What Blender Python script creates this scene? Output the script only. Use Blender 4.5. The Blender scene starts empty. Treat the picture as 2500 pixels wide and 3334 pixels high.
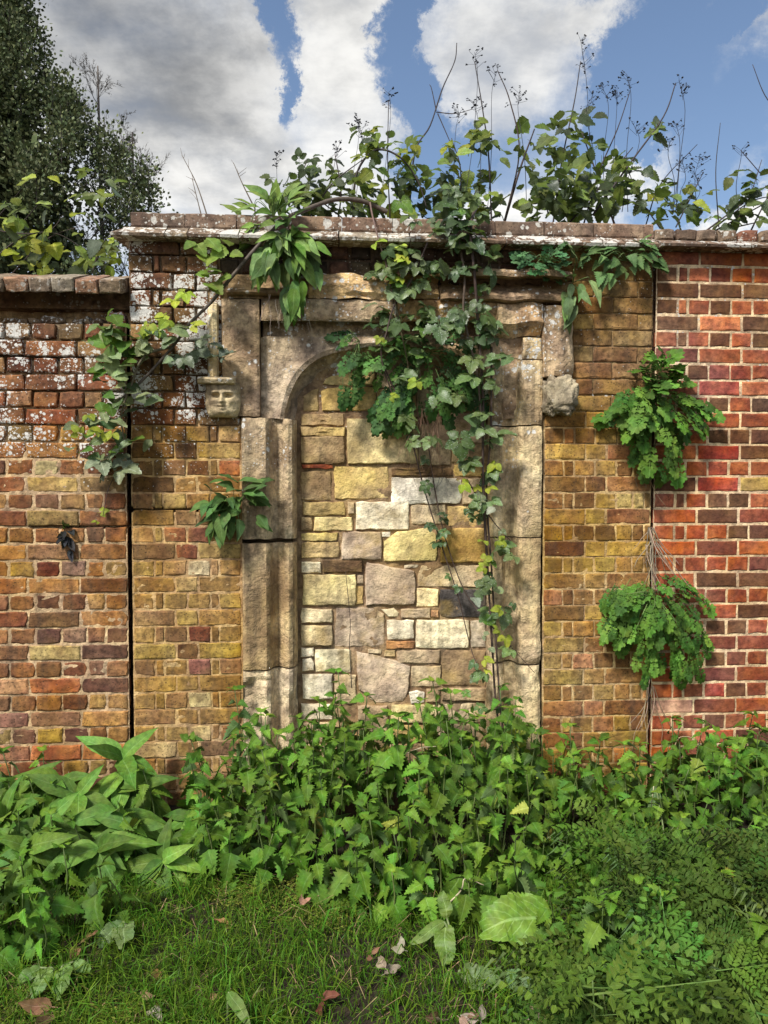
import bpy, math, random
from mathutils import Vector, Matrix, Quaternion, noise
R = math.radians
rnd = random.Random(7)

# ---------------------------------------------------------------- camera
scene = bpy.context.scene
CAM = Vector((0.0, -3.5, 1.5)); PITCH = R(-2.0); YAW = R(4.0); FPX = 2507.0
cam_data = bpy.data.cameras.new('camera'); cam = bpy.data.objects.new('camera', cam_data)
scene.collection.objects.link(cam); scene.camera = cam
cam.location = CAM; cam.rotation_euler = (R(90) + PITCH, 0, -YAW)
cam_data.sensor_fit = 'VERTICAL'; cam_data.sensor_height = 36.0; cam_data.lens = 36.0 * FPX / 3334.0
cam_data.clip_start = 0.05; cam_data.clip_end = 3000.0

# ---------------------------------------------------------------- world, sun, exposure
SUN_EL = R(47); SUN_AZ = R(38)                      # sun stands in front of the wall, to the left
to_sun = Vector((-math.sin(SUN_AZ) * math.cos(SUN_EL), -math.cos(SUN_AZ) * math.cos(SUN_EL), math.sin(SUN_EL)))
sun_data = bpy.data.lights.new('sun', 'SUN'); sun = bpy.data.objects.new('sun', sun_data)
scene.collection.objects.link(sun)
sun_data.energy = 4.7; sun_data.angle = R(10); sun_data.color = (1.0, 0.972, 0.92)
sun.rotation_euler = to_sun.to_track_quat('Z', 'Y').to_euler()
scene.view_settings.view_transform = 'Standard'; scene.view_settings.look = 'None'
scene.view_settings.exposure = 0.08; scene.view_settings.gamma = 1.0
scene.view_settings.use_curve_mapping = False
scene.cycles.max_bounces = 6; scene.cycles.diffuse_bounces = 2; scene.cycles.glossy_bounces = 2
scene.cycles.transmission_bounces = 3; scene.cycles.transparent_max_bounces = 4

def nd(nt, t, **kw):
    n = nt.nodes.new(t)
    for k, v in kw.items():
        if k == 'inp':
            for i, x in v.items():
                n.inputs[i].default_value = x
        else:
            setattr(n, k, v)
    return n
def lk(nt, a, b):
    nt.links.new(a, b)
def math_n(nt, op, a, b=None, c=None, clamp=False):
    n = nt.nodes.new('ShaderNodeMath'); n.operation = op; n.use_clamp = clamp
    for i, x in enumerate((a, b, c)):
        if x is None: continue
        if isinstance(x, (int, float)): n.inputs[i].default_value = x
        else: nt.links.new(x, n.inputs[i])
    return n.outputs[0]
def mapr(nt, v, a, b, c=0.0, d=1.0, smooth=True):
    n = nt.nodes.new('ShaderNodeMapRange'); n.interpolation_type = 'SMOOTHSTEP' if smooth else 'LINEAR'
    nt.links.new(v, n.inputs[0])
    for i, x in enumerate((a, b, c, d)): n.inputs[i + 1].default_value = x
    return n.outputs[0]
def mixc(nt, f, a, b, mode='MIX'):
    n = nt.nodes.new('ShaderNodeMix'); n.data_type = 'RGBA'; n.blend_type = mode
    for i, x in ((0, f), (6, a), (7, b)):
        if isinstance(x, (int, float)): n.inputs[i].default_value = x
        elif isinstance(x, tuple): n.inputs[i].default_value = x if len(x) == 4 else (*x, 1)
        else: nt.links.new(x, n.inputs[i])
    return n.outputs[2]
def noise_n(nt, vec, scale, detail=4, rough=.55, w=None, dist=0.0):
    n = nt.nodes.new('ShaderNodeTexNoise')
    if w is not None: n.noise_dimensions = '4D'; nt.links.new(w, n.inputs['W'])
    nt.links.new(vec, n.inputs['Vector'])
    n.inputs['Scale'].default_value = scale; n.inputs['Detail'].default_value = detail
    n.inputs['Roughness'].default_value = rough; n.inputs['Distortion'].default_value = dist
    return n

def ray(u, v):
    F = Vector((math.sin(YAW) * math.cos(PITCH), math.cos(YAW) * math.cos(PITCH), math.sin(PITCH)))
    Rt = Vector((math.cos(YAW), -math.sin(YAW), 0)); U = Rt.cross(F)
    return F + Rt * ((u - 1250) / FPX) + U * ((1667 - v) / FPX)
def P(u, v, y=0.0):
    """world point on the vertical plane at depth y that the photograph shows at pixel (u, v)"""
    d = ray(u, v); t = (y - CAM.y) / d.y
    return CAM + d * t

world = bpy.data.worlds.new('World'); scene.world = world; world.use_nodes = True
nt = world.node_tree; nt.nodes.clear()
wout = nd(nt, 'ShaderNodeOutputWorld')
tc = nd(nt, 'ShaderNodeTexCoord'); sep = nd(nt, 'ShaderNodeSeparateXYZ'); lk(nt, tc.outputs['Generated'], sep.inputs[0])
sky = nd(nt, 'ShaderNodeTexSky'); sky.sky_type = 'NISHITA'; sky.sun_disc = False
sky.sun_elevation = SUN_EL; sky.sun_rotation = math.atan2(to_sun.x, to_sun.y); sky.air_density = 1.0; sky.dust_density = 1.6; sky.ozone_density = 1.5
bg_sky = nd(nt, 'ShaderNodeBackground', inp={1: 0.15}); lk(nt, sky.outputs[0], bg_sky.inputs[0])
# clouds on a flat layer overhead
zz = math_n(nt, 'MAXIMUM', math_n(nt, 'ADD', sep.outputs[2], 0.14), 0.05)
cx = math_n(nt, 'DIVIDE', sep.outputs[0], zz); cy = math_n(nt, 'DIVIDE', sep.outputs[1], zz)
cmb = nd(nt, 'ShaderNodeCombineXYZ'); lk(nt, cx, cmb.inputs[0]); lk(nt, cy, cmb.inputs[1])
n1 = noise_n(nt, cmb.outputs[0], 1.15, 9, .56, dist=.25)
n2 = noise_n(nt, cmb.outputs[0], 2.6, 8, .6)
n3 = noise_n(nt, cmb.outputs[0], 4.5, 6, .6)
# openings in the cloud deck: direction-space ellipses with ragged edges
warp = nd(nt, 'ShaderNodeVectorMath', operation='MULTIPLY_ADD'); warp.inputs[1].default_value = (.16, .16, .16)
nw = noise_n(nt, tc.outputs['Generated'], 7.0, 9, .72)
sb = nd(nt, 'ShaderNodeVectorMath', operation='SUBTRACT'); lk(nt, nw.outputs['Color'], sb.inputs[0]); sb.inputs[1].default_value = (.5, .5, .5)
lk(nt, sb.outputs[0], warp.inputs[0]); lk(nt, tc.outputs['Generated'], warp.inputs[2])
def blob(u, v, du, dv, ang=0.0):
    c = ray(u, v).normalized(); ex = (ray(u + 100, v).normalized() - c) / 100; ez = (ray(u, v - 100).normalized() - c) / 100
    a = R(ang); ax = ex * math.cos(a) + ez * math.sin(a); az = -ex * math.sin(a) + ez * math.cos(a)
    s = nd(nt, 'ShaderNodeVectorMath', operation='SUBTRACT'); lk(nt, warp.outputs[0], s.inputs[0]); s.inputs[1].default_value = c
    out = []
    for vec, r in ((ax, du), (az, dv)):
        d = nd(nt, 'ShaderNodeVectorMath', operation='DOT_PRODUCT'); lk(nt, s.outputs[0], d.inputs[0])
        d.inputs[1].default_value = vec / (vec.length ** 2) / r
        out.append(math_n(nt, 'POWER', math_n(nt, 'ABSOLUTE', d.outputs['Value']), 2.0))
    return mapr(nt, math_n(nt, 'ADD', out[0], out[1]), 0.0, 1.9, 1.0, 0.0)
blue = None
for b in ((905, 60, 60, 170, 6), (955, 290, 38, 150, 5), (1275, 120, 58, 150, -8), (1325, 330, 75, 150, 14), (1440, 540, 130, 150, 0),
          (2110, 220, 150, 280, -14), (2350, 420, 200, 260, 0), (1990, 470, 170, 90, 0), (2330, 60, 130, 90, 0),
          (2250, 640, 200, 90, 0)):
    m = blob(*b); blue = m if blue is None else math_n(nt, 'MAXIMUM', blue, m)
dens = math_n(nt, 'SUBTRACT', math_n(nt, 'ADD', math_n(nt, 'ADD', math_n(nt, 'MULTIPLY', n1.outputs[0], .85), math_n(nt, 'MULTIPLY', n3.outputs[0], .35)), math_n(nt, 'MULTIPLY', n2.outputs[0], .5)), math_n(nt, 'MULTIPLY', blue, .62))
bank = None
for b in ((500, 300, 620, 520, 0), (1130, 240, 170, 420, 0), (1640, 160, 260, 260, 0), (700, 620, 700, 160, 0), (2480, 200, 130, 190, 20), (2300, 330, 380, 75, 55), (2420, 540, 300, 50, 50), (2000, 640, 260, 70, 0), (1900, 60, 160, 90, 0), (2420, 700, 260, 60, 0), (1500, 700, 600, 70, 0)):
    m = blob(*b); bank = m if bank is None else math_n(nt, 'MAXIMUM', bank, m)
dens = math_n(nt, 'ADD', dens, math_n(nt, 'MULTIPLY', bank, .34))
cover = mapr(nt, dens, 0.58, 1.30)
grey = math_n(nt, 'MAXIMUM', blob(420, 190, 470, 330, 0), math_n(nt, 'MULTIPLY', blob(700, 480, 260, 200, 0), .5))
shade = math_n(nt, 'ADD', math_n(nt, 'MULTIPLY', grey, -.24), math_n(nt, 'MULTIPLY', mapr(nt, n3.outputs[0], .3, .7), .22))
shade = math_n(nt, 'ADD', math_n(nt, 'ADD', shade, .74), math_n(nt, 'MULTIPLY', mapr(nt, sep.outputs[2], .55, .25), .16))
ccol = mixc(nt, mapr(nt, shade, .3, 1.0), (.26, .28, .315), (.96, .95, .92))
bg_c = nd(nt, 'ShaderNodeBackground'); lk(nt, ccol, bg_c.inputs[0]); lk(nt, math_n(nt, 'MULTIPLY', shade, 1.0), bg_c.inputs[1])
mx = nd(nt, 'ShaderNodeMixShader'); lk(nt, cover, mx.inputs[0]); lk(nt, bg_sky.outputs[0], mx.inputs[1]); lk(nt, bg_c.outputs[0], mx.inputs[2])
lk(nt, mx.outputs[0], wout.inputs[0])
world.cycles.sampling_method = 'MANUAL'; world.cycles.sample_map_resolution = 512

# ---------------------------------------------------------------- helpers
def lin(c, k=1.0):
    return tuple(min(1.0, (((x / 255) / 12.92) if x / 255 <= .04045 else ((x / 255 + .055) / 1.055) ** 2.4) * k) for x in c)
COL = scene.collection
def tag(o, label=None, cat=None, group=None, kind=None):
    if label: o['label'] = label
    if cat: o['category'] = cat
    if group: o['group'] = group
    if kind: o['kind'] = kind
    return o
def empty(name, loc):
    o = bpy.data.objects.new(name, None); COL.objects.link(o); o.location = loc; o.empty_display_size = .05
    return o
def mesh(name, verts, faces, mat=None, smooth=False, uvs=None, sharp=None):
    me = bpy.data.meshes.new(name); me.from_pydata([tuple(v) for v in verts], [], faces)
    if uvs:
        l = me.uv_layers.new(name='UVMap')
        vi = [0] * len(me.loops); me.loops.foreach_get('vertex_index', vi)
        flat = [c for i in vi for c in uvs[i]]; l.data.foreach_set('uv', flat)
    if mat: me.materials.append(mat)
    if smooth: me.polygons.foreach_set('use_smooth', [True] * len(me.polygons))
    me.update()
    if sharp: me.set_sharp_from_angle(angle=R(sharp))
    return me
def obj(name, me, parent=None, loc=(0, 0, 0), quat=None, scale=None, color=None):
    o = bpy.data.objects.new(name, me); COL.objects.link(o)
    if parent is not None:
        o.parent = parent
        base = Vector(parent.location)
        if parent.parent is not None: base = base + Vector(parent.parent.location)
        loc = Vector(loc) - base
    o.location = loc
    if quat is not None: o.rotation_mode = 'QUATERNION'; o.rotation_quaternion = quat
    if scale is not None: o.scale = scale if isinstance(scale, (tuple, Vector)) else (scale,) * 3
    if color is not None: o.color = (*color, 1.0)
    return o
def fbm(p, s, o=3):
    return noise.fractal(Vector(p) * s, 1.0, 2.0, o) 
def catmull(pts, n=6):
    pts = [Vector(p) for p in pts]; out = []
    ext = [pts[0] * 2 - pts[1]] + pts + [pts[-1] * 2 - pts[-2]]
    for i in range(1, len(ext) - 2):
        a, b, c, d = ext[i - 1:i + 3]
        for k in range(n):
            t = k / n
            out.append(.5 * ((2 * b) + (c - a) * t + (2 * a - 5 * b + 4 * c - d) * t * t + (3 * b - a - 3 * c + d) * t ** 3))
    out.append(pts[-1]); return out
def tube_data(pts, r0, r1, sides=5, wob=0.0, V=None, Fc=None):
    V = [] if V is None else V; Fc = [] if Fc is None else Fc
    n = len(pts); prev = None
    for i, p in enumerate(pts):
        t = (pts[min(i + 1, n - 1)] - pts[max(i - 1, 0)]).normalized()
        a = t.orthogonal().normalized() if prev is None else (prev - t * prev.dot(t)).normalized()
        prev = a; b = t.cross(a); r = (r0 + (r1 - r0) * i / max(1, n - 1)) * (1 + wob * rnd.uniform(-1, 1))
        s0 = len(V)
        for k in range(sides):
            an = 2 * math.pi * k / sides; V.append(p + a * math.cos(an) * r + b * math.sin(an) * r)
        if i:
            for k in range(sides):
                k2 = (k + 1) % sides; Fc.append((s0 - sides + k, s0 - sides + k2, s0 + k2, s0 + k))
    Fc.append(tuple(range(len(V) - sides, len(V))))
    return V, Fc
def tube(name, pts, r0, r1, mat, parent, sides=5, wob=0.0, color=None):
    base = Vector(parent.location) if parent else Vector()
    V, Fc = tube_data([Vector(p) - base for p in pts], r0, r1, sides, wob)
    return obj(name, mesh(name, V, Fc, mat, True), parent, base, color=color)

# ---------------------------------------------------------------- materials
def new_mat(name):
    m = bpy.data.materials.new(name); m.use_nodes = True; t = m.node_tree; t.nodes.clear()
    o = nd(t, 'ShaderNodeOutputMaterial'); b = nd(t, 'ShaderNodeBsdfPrincipled'); lk(t, b.outputs[0], o.inputs[0])
    return m, t, b
def lichen(t, pos, scale, cover_val, soft=.06):
    """0..1 mask of round crusts of many sizes; cover_val is a socket, 0 none .. 1 nearly all"""
    wn = noise_n(t, pos, scale * 1.2, 4, .6)
    w = nd(t, 'ShaderNodeVectorMath', operation='MULTIPLY_ADD'); w.inputs[1].default_value = (.6 / scale,) * 3
    lk(t, wn.outputs['Color'], w.inputs[0]); lk(t, pos, w.inputs[2])
    out = None
    for s, wt in ((scale, 1.0), (scale * 2.3, .85)):
        v = nd(t, 'ShaderNodeTexVoronoi'); v.inputs['Scale'].default_value = s; lk(t, w.outputs[0], v.inputs['Vector'])
        sc = nd(t, 'ShaderNodeSeparateColor'); lk(t, v.outputs['Color'], sc.inputs[0])
        rad = math_n(t, 'MULTIPLY', math_n(t, 'SUBTRACT', math_n(t, 'MULTIPLY', cover_val, 1.25), sc.outputs[0]), wt)
        d = math_n(t, 'SUBTRACT', math_n(t, 'MULTIPLY', rad, .75), v.outputs['Distance'])
        m = mapr(t, d, 0.0, soft * 3)
        out = m if out is None else math_n(t, 'MAXIMUM', out, m)
    return out
def masonry(name, zlo, zhi, lmax, lmin=0.03, lscale=62, rough=.88, pits=.75, stain=None, bump=.6, big=False, mott=.55, patchy=1.35, coarse=0.0, lcol=(.74, .71, .64), dark=.38, streak=.35):
    m, t, b = new_mat(name)
    geo = nd(t, 'ShaderNodeNewGeometry'); pos = geo.outputs['Position']
    oi = nd(t, 'ShaderNodeObjectInfo'); w = math_n(t, 'MULTIPLY', oi.outputs['Random'], 60.0)
    n1 = noise_n(t, pos, 9, 5, .6, w); n2 = noise_n(t, pos, 38, 6, .65, w); n3 = noise_n(t, pos, 150, 3, .6); n4 = noise_n(t, pos, 2.2, 4, .6)
    base = oi.outputs['Color']
    hs = nd(t, 'ShaderNodeHueSaturation'); lk(t, base, hs.inputs['Color'])
    lk(t, mapr(t, n1.outputs[0], .3, .7, .490, .508), hs.inputs['Hue'])
    lk(t, math_n(t, 'MULTIPLY', mapr(t, n2.outputs[0], .28, .72, 1 - mott, 1 + mott), mapr(t, n1.outputs[0], .3, .7, .62, 1.28)), hs.inputs['Value'])
    lk(t, mapr(t, n4.outputs[0], .3, .7, .86, 1.07), hs.inputs['Saturation'])
    c = hs.outputs[0]
    if stain:
        sv = mapr(t, noise_n(t, pos, 7, 5, .62, w).outputs[0], .50, .68)
        c = mixc(t, math_n(t, 'MULTIPLY', sv, stain[3]), c, (stain[0], stain[1], stain[2], 1))
    # sooty weathering in large ragged patches
    dk = mapr(t, math_n(t, 'ADD', math_n(t, 'MULTIPLY', n4.outputs[0], .6), math_n(t, 'MULTIPLY', n2.outputs[0], .4)), .50, .66)
    c = mixc(t, math_n(t, 'MULTIPLY', dk, dark), c, (.05, .034, .022, 1))
    stv = nd(t, 'ShaderNodeMapping'); stv.inputs['Scale'].default_value = (16, 16, 1.1); lk(t, pos, stv.inputs['Vector'])
    stn = mapr(t, noise_n(t, stv.outputs[0], 1.0, 5, .6).outputs[0], .50, .68)
    c = mixc(t, math_n(t, 'MULTIPLY', stn, streak), c, (.055, .042, .03, 1))
    # pits
    pv = nd(t, 'ShaderNodeTexVoronoi'); pv.inputs['Scale'].default_value = 95; lk(t, pos, pv.inputs['Vector'])
    ps = nd(t, 'ShaderNodeSeparateColor'); lk(t, pv.outputs['Color'], ps.inputs[0])
    pit = math_n(t, 'MULTIPLY', mapr(t, pv.outputs['Distance'], .42, .12), mapr(t, math_n(t, 'ADD', ps.outputs[1], math_n(t, 'MULTIPLY', n1.outputs[0], .6)), 1.02, 1.2))
    c = mixc(t, math_n(t, 'MULTIPLY', pit, pits), c, (.03, .018, .012, 1))
    sp = nd(t, 'ShaderNodeSeparateXYZ'); lk(t, pos, sp.inputs[0])
    cov = mapr(t, sp.outputs[2], zlo, zhi, lmin, lmax)
    patch = noise_n(t, pos, 4.5, 5, .65)
    cov = math_n(t, 'MULTIPLY', cov, mapr(t, patch.outputs[0], .34, .66, .25 if patchy < 1.5 else .45, patchy))
    li = lichen(t, pos, lscale, cov)
    if big:
        li = math_n(t, 'MAXIMUM', li, lichen(t, pos, 17, math_n(t, 'MULTIPLY', cov, .9), .03))
    lc = mixc(t, mapr(t, n3.outputs[0], .35, .65), tuple(x * .72 for x in lcol), lcol)
    c = mixc(t, math_n(t, 'MULTIPLY', li, .93), c, lc)
    lk(t, c, b.inputs['Base Color']); b.inputs['Roughness'].default_value = rough
    b.inputs['Specular IOR Level'].default_value = .25
    nb1 = noise_n(t, pos, 42, 4, .7); h = math_n(t, 'ADD', math_n(t, 'MULTIPLY', nb1.outputs[0], .9), math_n(t, 'MULTIPLY', n3.outputs[0], .35))
    if coarse: h = math_n(t, 'ADD', h, math_n(t, 'MULTIPLY', noise_n(t, pos, 13, 5, .7, None, .6).outputs[0], coarse))
    bp = nd(t, 'ShaderNodeBump'); bp.inputs['Strength'].default_value = bump; bp.inputs['Distance'].default_value = .008
    lk(t, h, bp.inputs['Height']); lk(t, bp.outputs[0], b.inputs['Normal'])
    return m
def leaf_mat(name, rough=.45, specks=0.0, transl=.35, vein=.5, spec=.4):
    m, t, b = new_mat(name)
    oi = nd(t, 'ShaderNodeObjectInfo'); uv = nd(t, 'ShaderNodeUVMap'); s = nd(t, 'ShaderNodeSeparateXYZ'); lk(t, uv.outputs[0], s.inputs[0])
    geo = nd(t, 'ShaderNodeNewGeometry'); pos = geo.outputs['Position']
    nz = noise_n(t, pos, 45, 4, .6); nb = noise_n(t, pos, 14, 3, .6)
    hs = nd(t, 'ShaderNodeHueSaturation'); lk(t, oi.outputs['Color'], hs.inputs['Color'])
    lk(t, mapr(t, nb.outputs[0], .3, .7, .472, .505), hs.inputs['Hue'])
    lk(t, math_n(t, 'MULTIPLY', mapr(t, nz.outputs[0], .25, .75, .72, 1.3), mapr(t, oi.outputs['Random'], 0, 1, .75, 1.25, False)), hs.inputs['Value'])
    au = math_n(t, 'ABSOLUTE', math_n(t, 'SUBTRACT', s.outputs[0], .5))
    mid = mapr(t, au, .05, .015)
    ph = math_n(t, 'SUBTRACT', math_n(t, 'MULTIPLY', s.outputs[1], 8.0), math_n(t, 'MULTIPLY', au, 4.5))
    side = mapr(t, math_n(t, 'ABSOLUTE', math_n(t, 'SUBTRACT', math_n(t, 'FRACT', ph), .5)), .12, .03)
    vn = math_n(t, 'MAXIMUM', mid, math_n(t, 'MULTIPLY', side, .55))
    bright = nd(t, 'ShaderNodeHueSaturation', inp={'Saturation': .8, 'Value': 1.7}); lk(t, hs.outputs[0], bright.inputs['Color'])
    c = mixc(t, math_n(t, 'MULTIPLY', vn, vein), hs.outputs[0], bright.outputs[0])
    # paler, duller underside
    under = nd(t, 'ShaderNodeHueSaturation', inp={'Saturation': .75, 'Value': 1.25}); lk(t, c, under.inputs['Color'])
    c = mixc(t, geo.outputs['Backfacing'], c, under.outputs[0])
    if specks:  # pale specks: dust, plus small glints painted into the leaf colour
        v = nd(t, 'ShaderNodeTexVoronoi'); v.inputs['Scale'].default_value = 210; lk(t, pos, v.inputs['Vector'])
        sc = nd(t, 'ShaderNodeSeparateColor'); lk(t, v.outputs['Color'], sc.inputs[0])
        k = math_n(t, 'MULTIPLY', mapr(t, v.outputs['Distance'], .36, .22), mapr(t, sc.outputs[0], 1 - specks, 1 - specks + .05))
        c = mixc(t, math_n(t, 'MULTIPLY', k, .8), c, (.5, .52, .47, 1))
    lk(t, c, b.inputs['Base Color']); b.inputs['Roughness'].default_value = rough; b.inputs['Specular IOR Level'].default_value = spec
    bp = nd(t, 'ShaderNodeBump'); bp.inputs['Strength'].default_value = .5; bp.inputs['Distance'].default_value = .002
    lk(t, math_n(t, 'SUBTRACT', math_n(t, 'MULTIPLY', nz.outputs[0], .5), vn), bp.inputs['Height']); lk(t, bp.outputs[0], b.inputs['Normal'])
    tr = nd(t, 'ShaderNodeBsdfTranslucent'); yg = mixc(t, .5, c, (.18, .28, .015, 1)); lk(t, yg, tr.inputs[0])
    mxs = nd(t, 'ShaderNodeMixShader'); mxs.inputs[0].default_value = transl
    lk(t, b.outputs[0], mxs.inputs[1]); lk(t, tr.outputs[0], mxs.inputs[2])
    lk(t, mxs.outputs[0], [n for n in t.nodes if n.type == 'OUTPUT_MATERIAL'][0].inputs[0])
    return m
def plain(name, rough=.8, var=.35, scale=40, bump=.4, col=None, island=False, spec=.3, transl=0.0):
    m, t, b = new_mat(name)
    oi = nd(t, 'ShaderNodeObjectInfo'); geo = nd(t, 'ShaderNodeNewGeometry')
    nz = noise_n(t, geo.outputs['Position'], scale, 5, .65)
    hs = nd(t, 'ShaderNodeHueSaturation')
    if col: hs.inputs['Color'].default_value = (*col, 1)
    else: lk(t, oi.outputs['Color'], hs.inputs['Color'])
    val = mapr(t, nz.outputs[0], .25, .75, 1 - var, 1 + var)
    if island:
        val = math_n(t, 'MULTIPLY', val, mapr(t, geo.outputs['Random Per Island'], 0, 1, .5, 1.5, False))
        lk(t, mapr(t, math_n(t, 'FRACT', math_n(t, 'MULTIPLY', geo.outputs['Random Per Island'], 7.3)), 0, 1, .45, .515, False), hs.inputs['Hue'])
    lk(t, val, hs.inputs['Value']); lk(t, hs.outputs[0], b.inputs['Base Color'])
    b.inputs['Roughness'].default_value = rough; b.inputs['Specular IOR Level'].default_value = spec
    bp = nd(t, 'ShaderNodeBump'); bp.inputs['Strength'].default_value = bump; bp.inputs['Distance'].default_value = .004
    lk(t, nz.outputs[0], bp.inputs['Height']); lk(t, bp.outputs[0], b.inputs['Normal'])
    if transl:
        tr = nd(t, 'ShaderNodeBsdfTranslucent'); lk(t, hs.outputs[0], tr.inputs[0])
        mxs = nd(t, 'ShaderNodeMixShader'); mxs.inputs[0].default_value = transl
        lk(t, b.outputs[0], mxs.inputs[1]); lk(t, tr.outputs[0], mxs.inputs[2])
        lk(t, mxs.outputs[0], [n for n in t.nodes if n.type == 'OUTPUT_MATERIAL'][0].inputs[0])
    return m
ZL = P(200, 1550).z; ZH = P(200, 1180).z
M = dict(
    brick_left=masonry('old_brick_lichened', ZL - .30, ZH - .10, .90, .14, 60, stain=(.16, .085, .035, .55)),
    brick_gate=masonry('ochre_brick', ZL - .25, ZH - .02, .90, .12, 60, stain=(.17, .10, .035, .55)),
    brick_gate_right=masonry('ochre_brick_right', ZL, ZH + .3, .36, .06, 50, dark=.5, stain=(.18, .10, .03, .55)),
    brick_red=masonry('red_brick', 2.2, 2.6, .12, .015, 66, pits=.5, mott=.45, dark=.25, stain=(.16, .065, .04, .45), streak=.2),
    coping=masonry('coping_brick', 1.0, 2.0, .55, .5, 40, big=True, lcol=(.60, .57, .50)),
    coping_white=masonry('lichen_covered_tile', 1.0, 2.0, .72, .7, 30, big=True, lcol=(.70, .66, .58), dark=.4, patchy=1.6),
    coping_low=masonry('low_coping_brick', 1.0, 2.0, .5, .5, 40, big=True, lcol=(.56, .50, .42)),
    mortar=masonry('lime_mortar', ZL - .1, ZH, .5, .03, 50, pits=.35, bump=1.0, mott=.45),
    stone=masonry('weathered_sandstone', 1.0, 2.3, .72, .16, 34, bump=1.0, stain=(.30, .18, .08, .4), mott=.5, lcol=(.78, .76, .70), dark=.6, pits=.35, coarse=2.5, streak=.55),
    stone_stain_shade=masonry('stained_shaded_sandstone', 1.0, 2.3, .5, .16, 34, bump=1.0, stain=(.16, .10, .05, .6), mott=.55, lcol=(.78, .76, .70), dark=.85, pits=.35, coarse=2.5),  # heavier brown stain, also darkened in place of deeper shade on hood and lintel
    stone_warm=masonry('ochre_stone', .5, 2.2, .12, .04, 60, bump=.9, stain=(.42, .28, .08, .5), mott=.4, dark=.3, pits=.4, coarse=1.5),
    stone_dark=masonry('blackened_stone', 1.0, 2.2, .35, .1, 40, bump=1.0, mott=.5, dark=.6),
    carved=masonry('carved_stone', 1.0, 2.3, .12, .1, 40, bump=.8, mott=.5, pits=.5, dark=.7, stain=(.2, .14, .08, .6), streak=.6, coarse=1.2),
    leaf=leaf_mat('leaf_soft', .6, 0, .14, .45, .18),
    leaf_thin=leaf_mat('leaf_thin', .55, 0, .38, .45, .25),
    leaf_gloss=leaf_mat('leaf_glossy', .40, .20, .2, .4, .4),
    leaf_big=leaf_mat('leaf_broad', .5, 0, .15, .8, .3),
    leaf_dry=leaf_mat('leaf_dry', .7, 0, .25, .5, .2),
    stem=plain('plant_stem', .6, .3, 60),
    bark=plain('bark', .85, .4, 30, .8),
    soil=plain('soil', .95, .6, 25, 1.0, col=(.028, .020, .012)),
    grass=plain('grass_blade', .5, .2, 4, .0, col=(.080, .20, .016), island=True, transl=.3),
    moss=plain('moss', .8, .3, 60, .2, col=(.12, .15, .02), island=True),
    crown=plain('evergreen_leaf', .6, .2, 3, 0, col=(.095, .125, .05), island=True, spec=.25, transl=.15),
    thatch=plain('dry_grass', .8, .3, 20, 0, col=(.26, .20, .09), island=True),
    twig=plain('dry_twig', .8, .3, 20),
    terracotta=plain('terracotta', .8, .35, 40),
)

# ---------------------------------------------------------------- ground
def ground_z(x, y):
    return .03 * fbm((x, y, 0), 1.3, 3) + .05 * max(0.0, min(1.0, (y + .9) / .9)) if -6 < y < 3 else 0.0
V, F = [], []
xs = [-400, -60, -12] + [-4 + .1 * i for i in range(81)] + [12, 60, 400]
ys = [-300, -40, -8] + [-4 + .1 * i for i in range(41)] + [.4, 3, 20, 100, 900]
for y in ys:
    for x in xs: V.append((x, y, ground_z(x, y) if abs(x) < 5 and -5 < y < .5 else 0.0))
W = len(xs)
for j in range(len(ys) - 1):
    for i in range(W - 1): F.append((j * W + i, j * W + i + 1, (j + 1) * W + i + 1, (j + 1) * W + i))
tag(obj('ground', mesh('ground', V, F, M['soil'], True)), kind='structure')

# ---------------------------------------------------------------- masonry builders
def brick_mesh(w, h, d=.045, chip=.35, mat=None, name='brick', seg=.055, bev=.006, jit=.0022):
    hw, hh = w / 2, h / 2
    nx = max(1, round(w / seg)); nz = 2 if h > .05 else 1
    ring = [(-hw + w * i / nx, -hh) for i in range(nx)] + [(hw, -hh + h * i / nz) for i in range(nz)] + \
           [(hw - w * i / nx, hh) for i in range(nx)] + [(-hw, hh - h * i / nz) for i in range(nz)]
    n = len(ring); V = []; F = []
    corner = {0, nx, nx + nz, 2 * nx + nz}
    out, inn = [], []
    for i, (x, z) in enumerate(ring):
        j = jit
        k = 1.0
        if i in corner and rnd.random() < chip: k = 1 - rnd.uniform(.02, .10) * min(1.0, .1 / w + .3)
        jx, jz = rnd.uniform(-j, j), rnd.uniform(-j, j)
        out.append((x * k + jx, z * k + jz))
    for i, (x, z) in enumerate(out):
        b = bev * rnd.uniform(.6, 1.6)
        inn.append((x - math.copysign(min(b, abs(x)), x) if abs(abs(ring[i][0]) - hw) < 1e-6 else x,
                    z - math.copysign(min(b, abs(z)), z) if abs(abs(ring[i][1]) - hh) < 1e-6 else z))
    for x, z in out: V.append((x, d, z))
    for x, z in out: V.append((x, bev * rnd.uniform(.7, 1.5), z))
    for x, z in inn: V.append((x, rnd.uniform(-.0008, .0016), z))
    for x, z in inn: V.append((x - math.copysign(min(.004, abs(x) * .3), x), rnd.uniform(-.0016, .0012), z - math.copysign(min(.004, abs(z) * .3), z)))
    for i in range(n):
        k = (i + 1) % n
        F += [(i, k, n + k, n + i), (n + i, n + k, 2 * n + k, 2 * n + i), (2 * n + i, 2 * n + k, 3 * n + k, 3 * n + i)]
    F.append(tuple(range(3 * n, 4 * n)))
    F.append(tuple(range(n - 1, -1, -1)))
    return mesh(name, V, F, mat, False)
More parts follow.
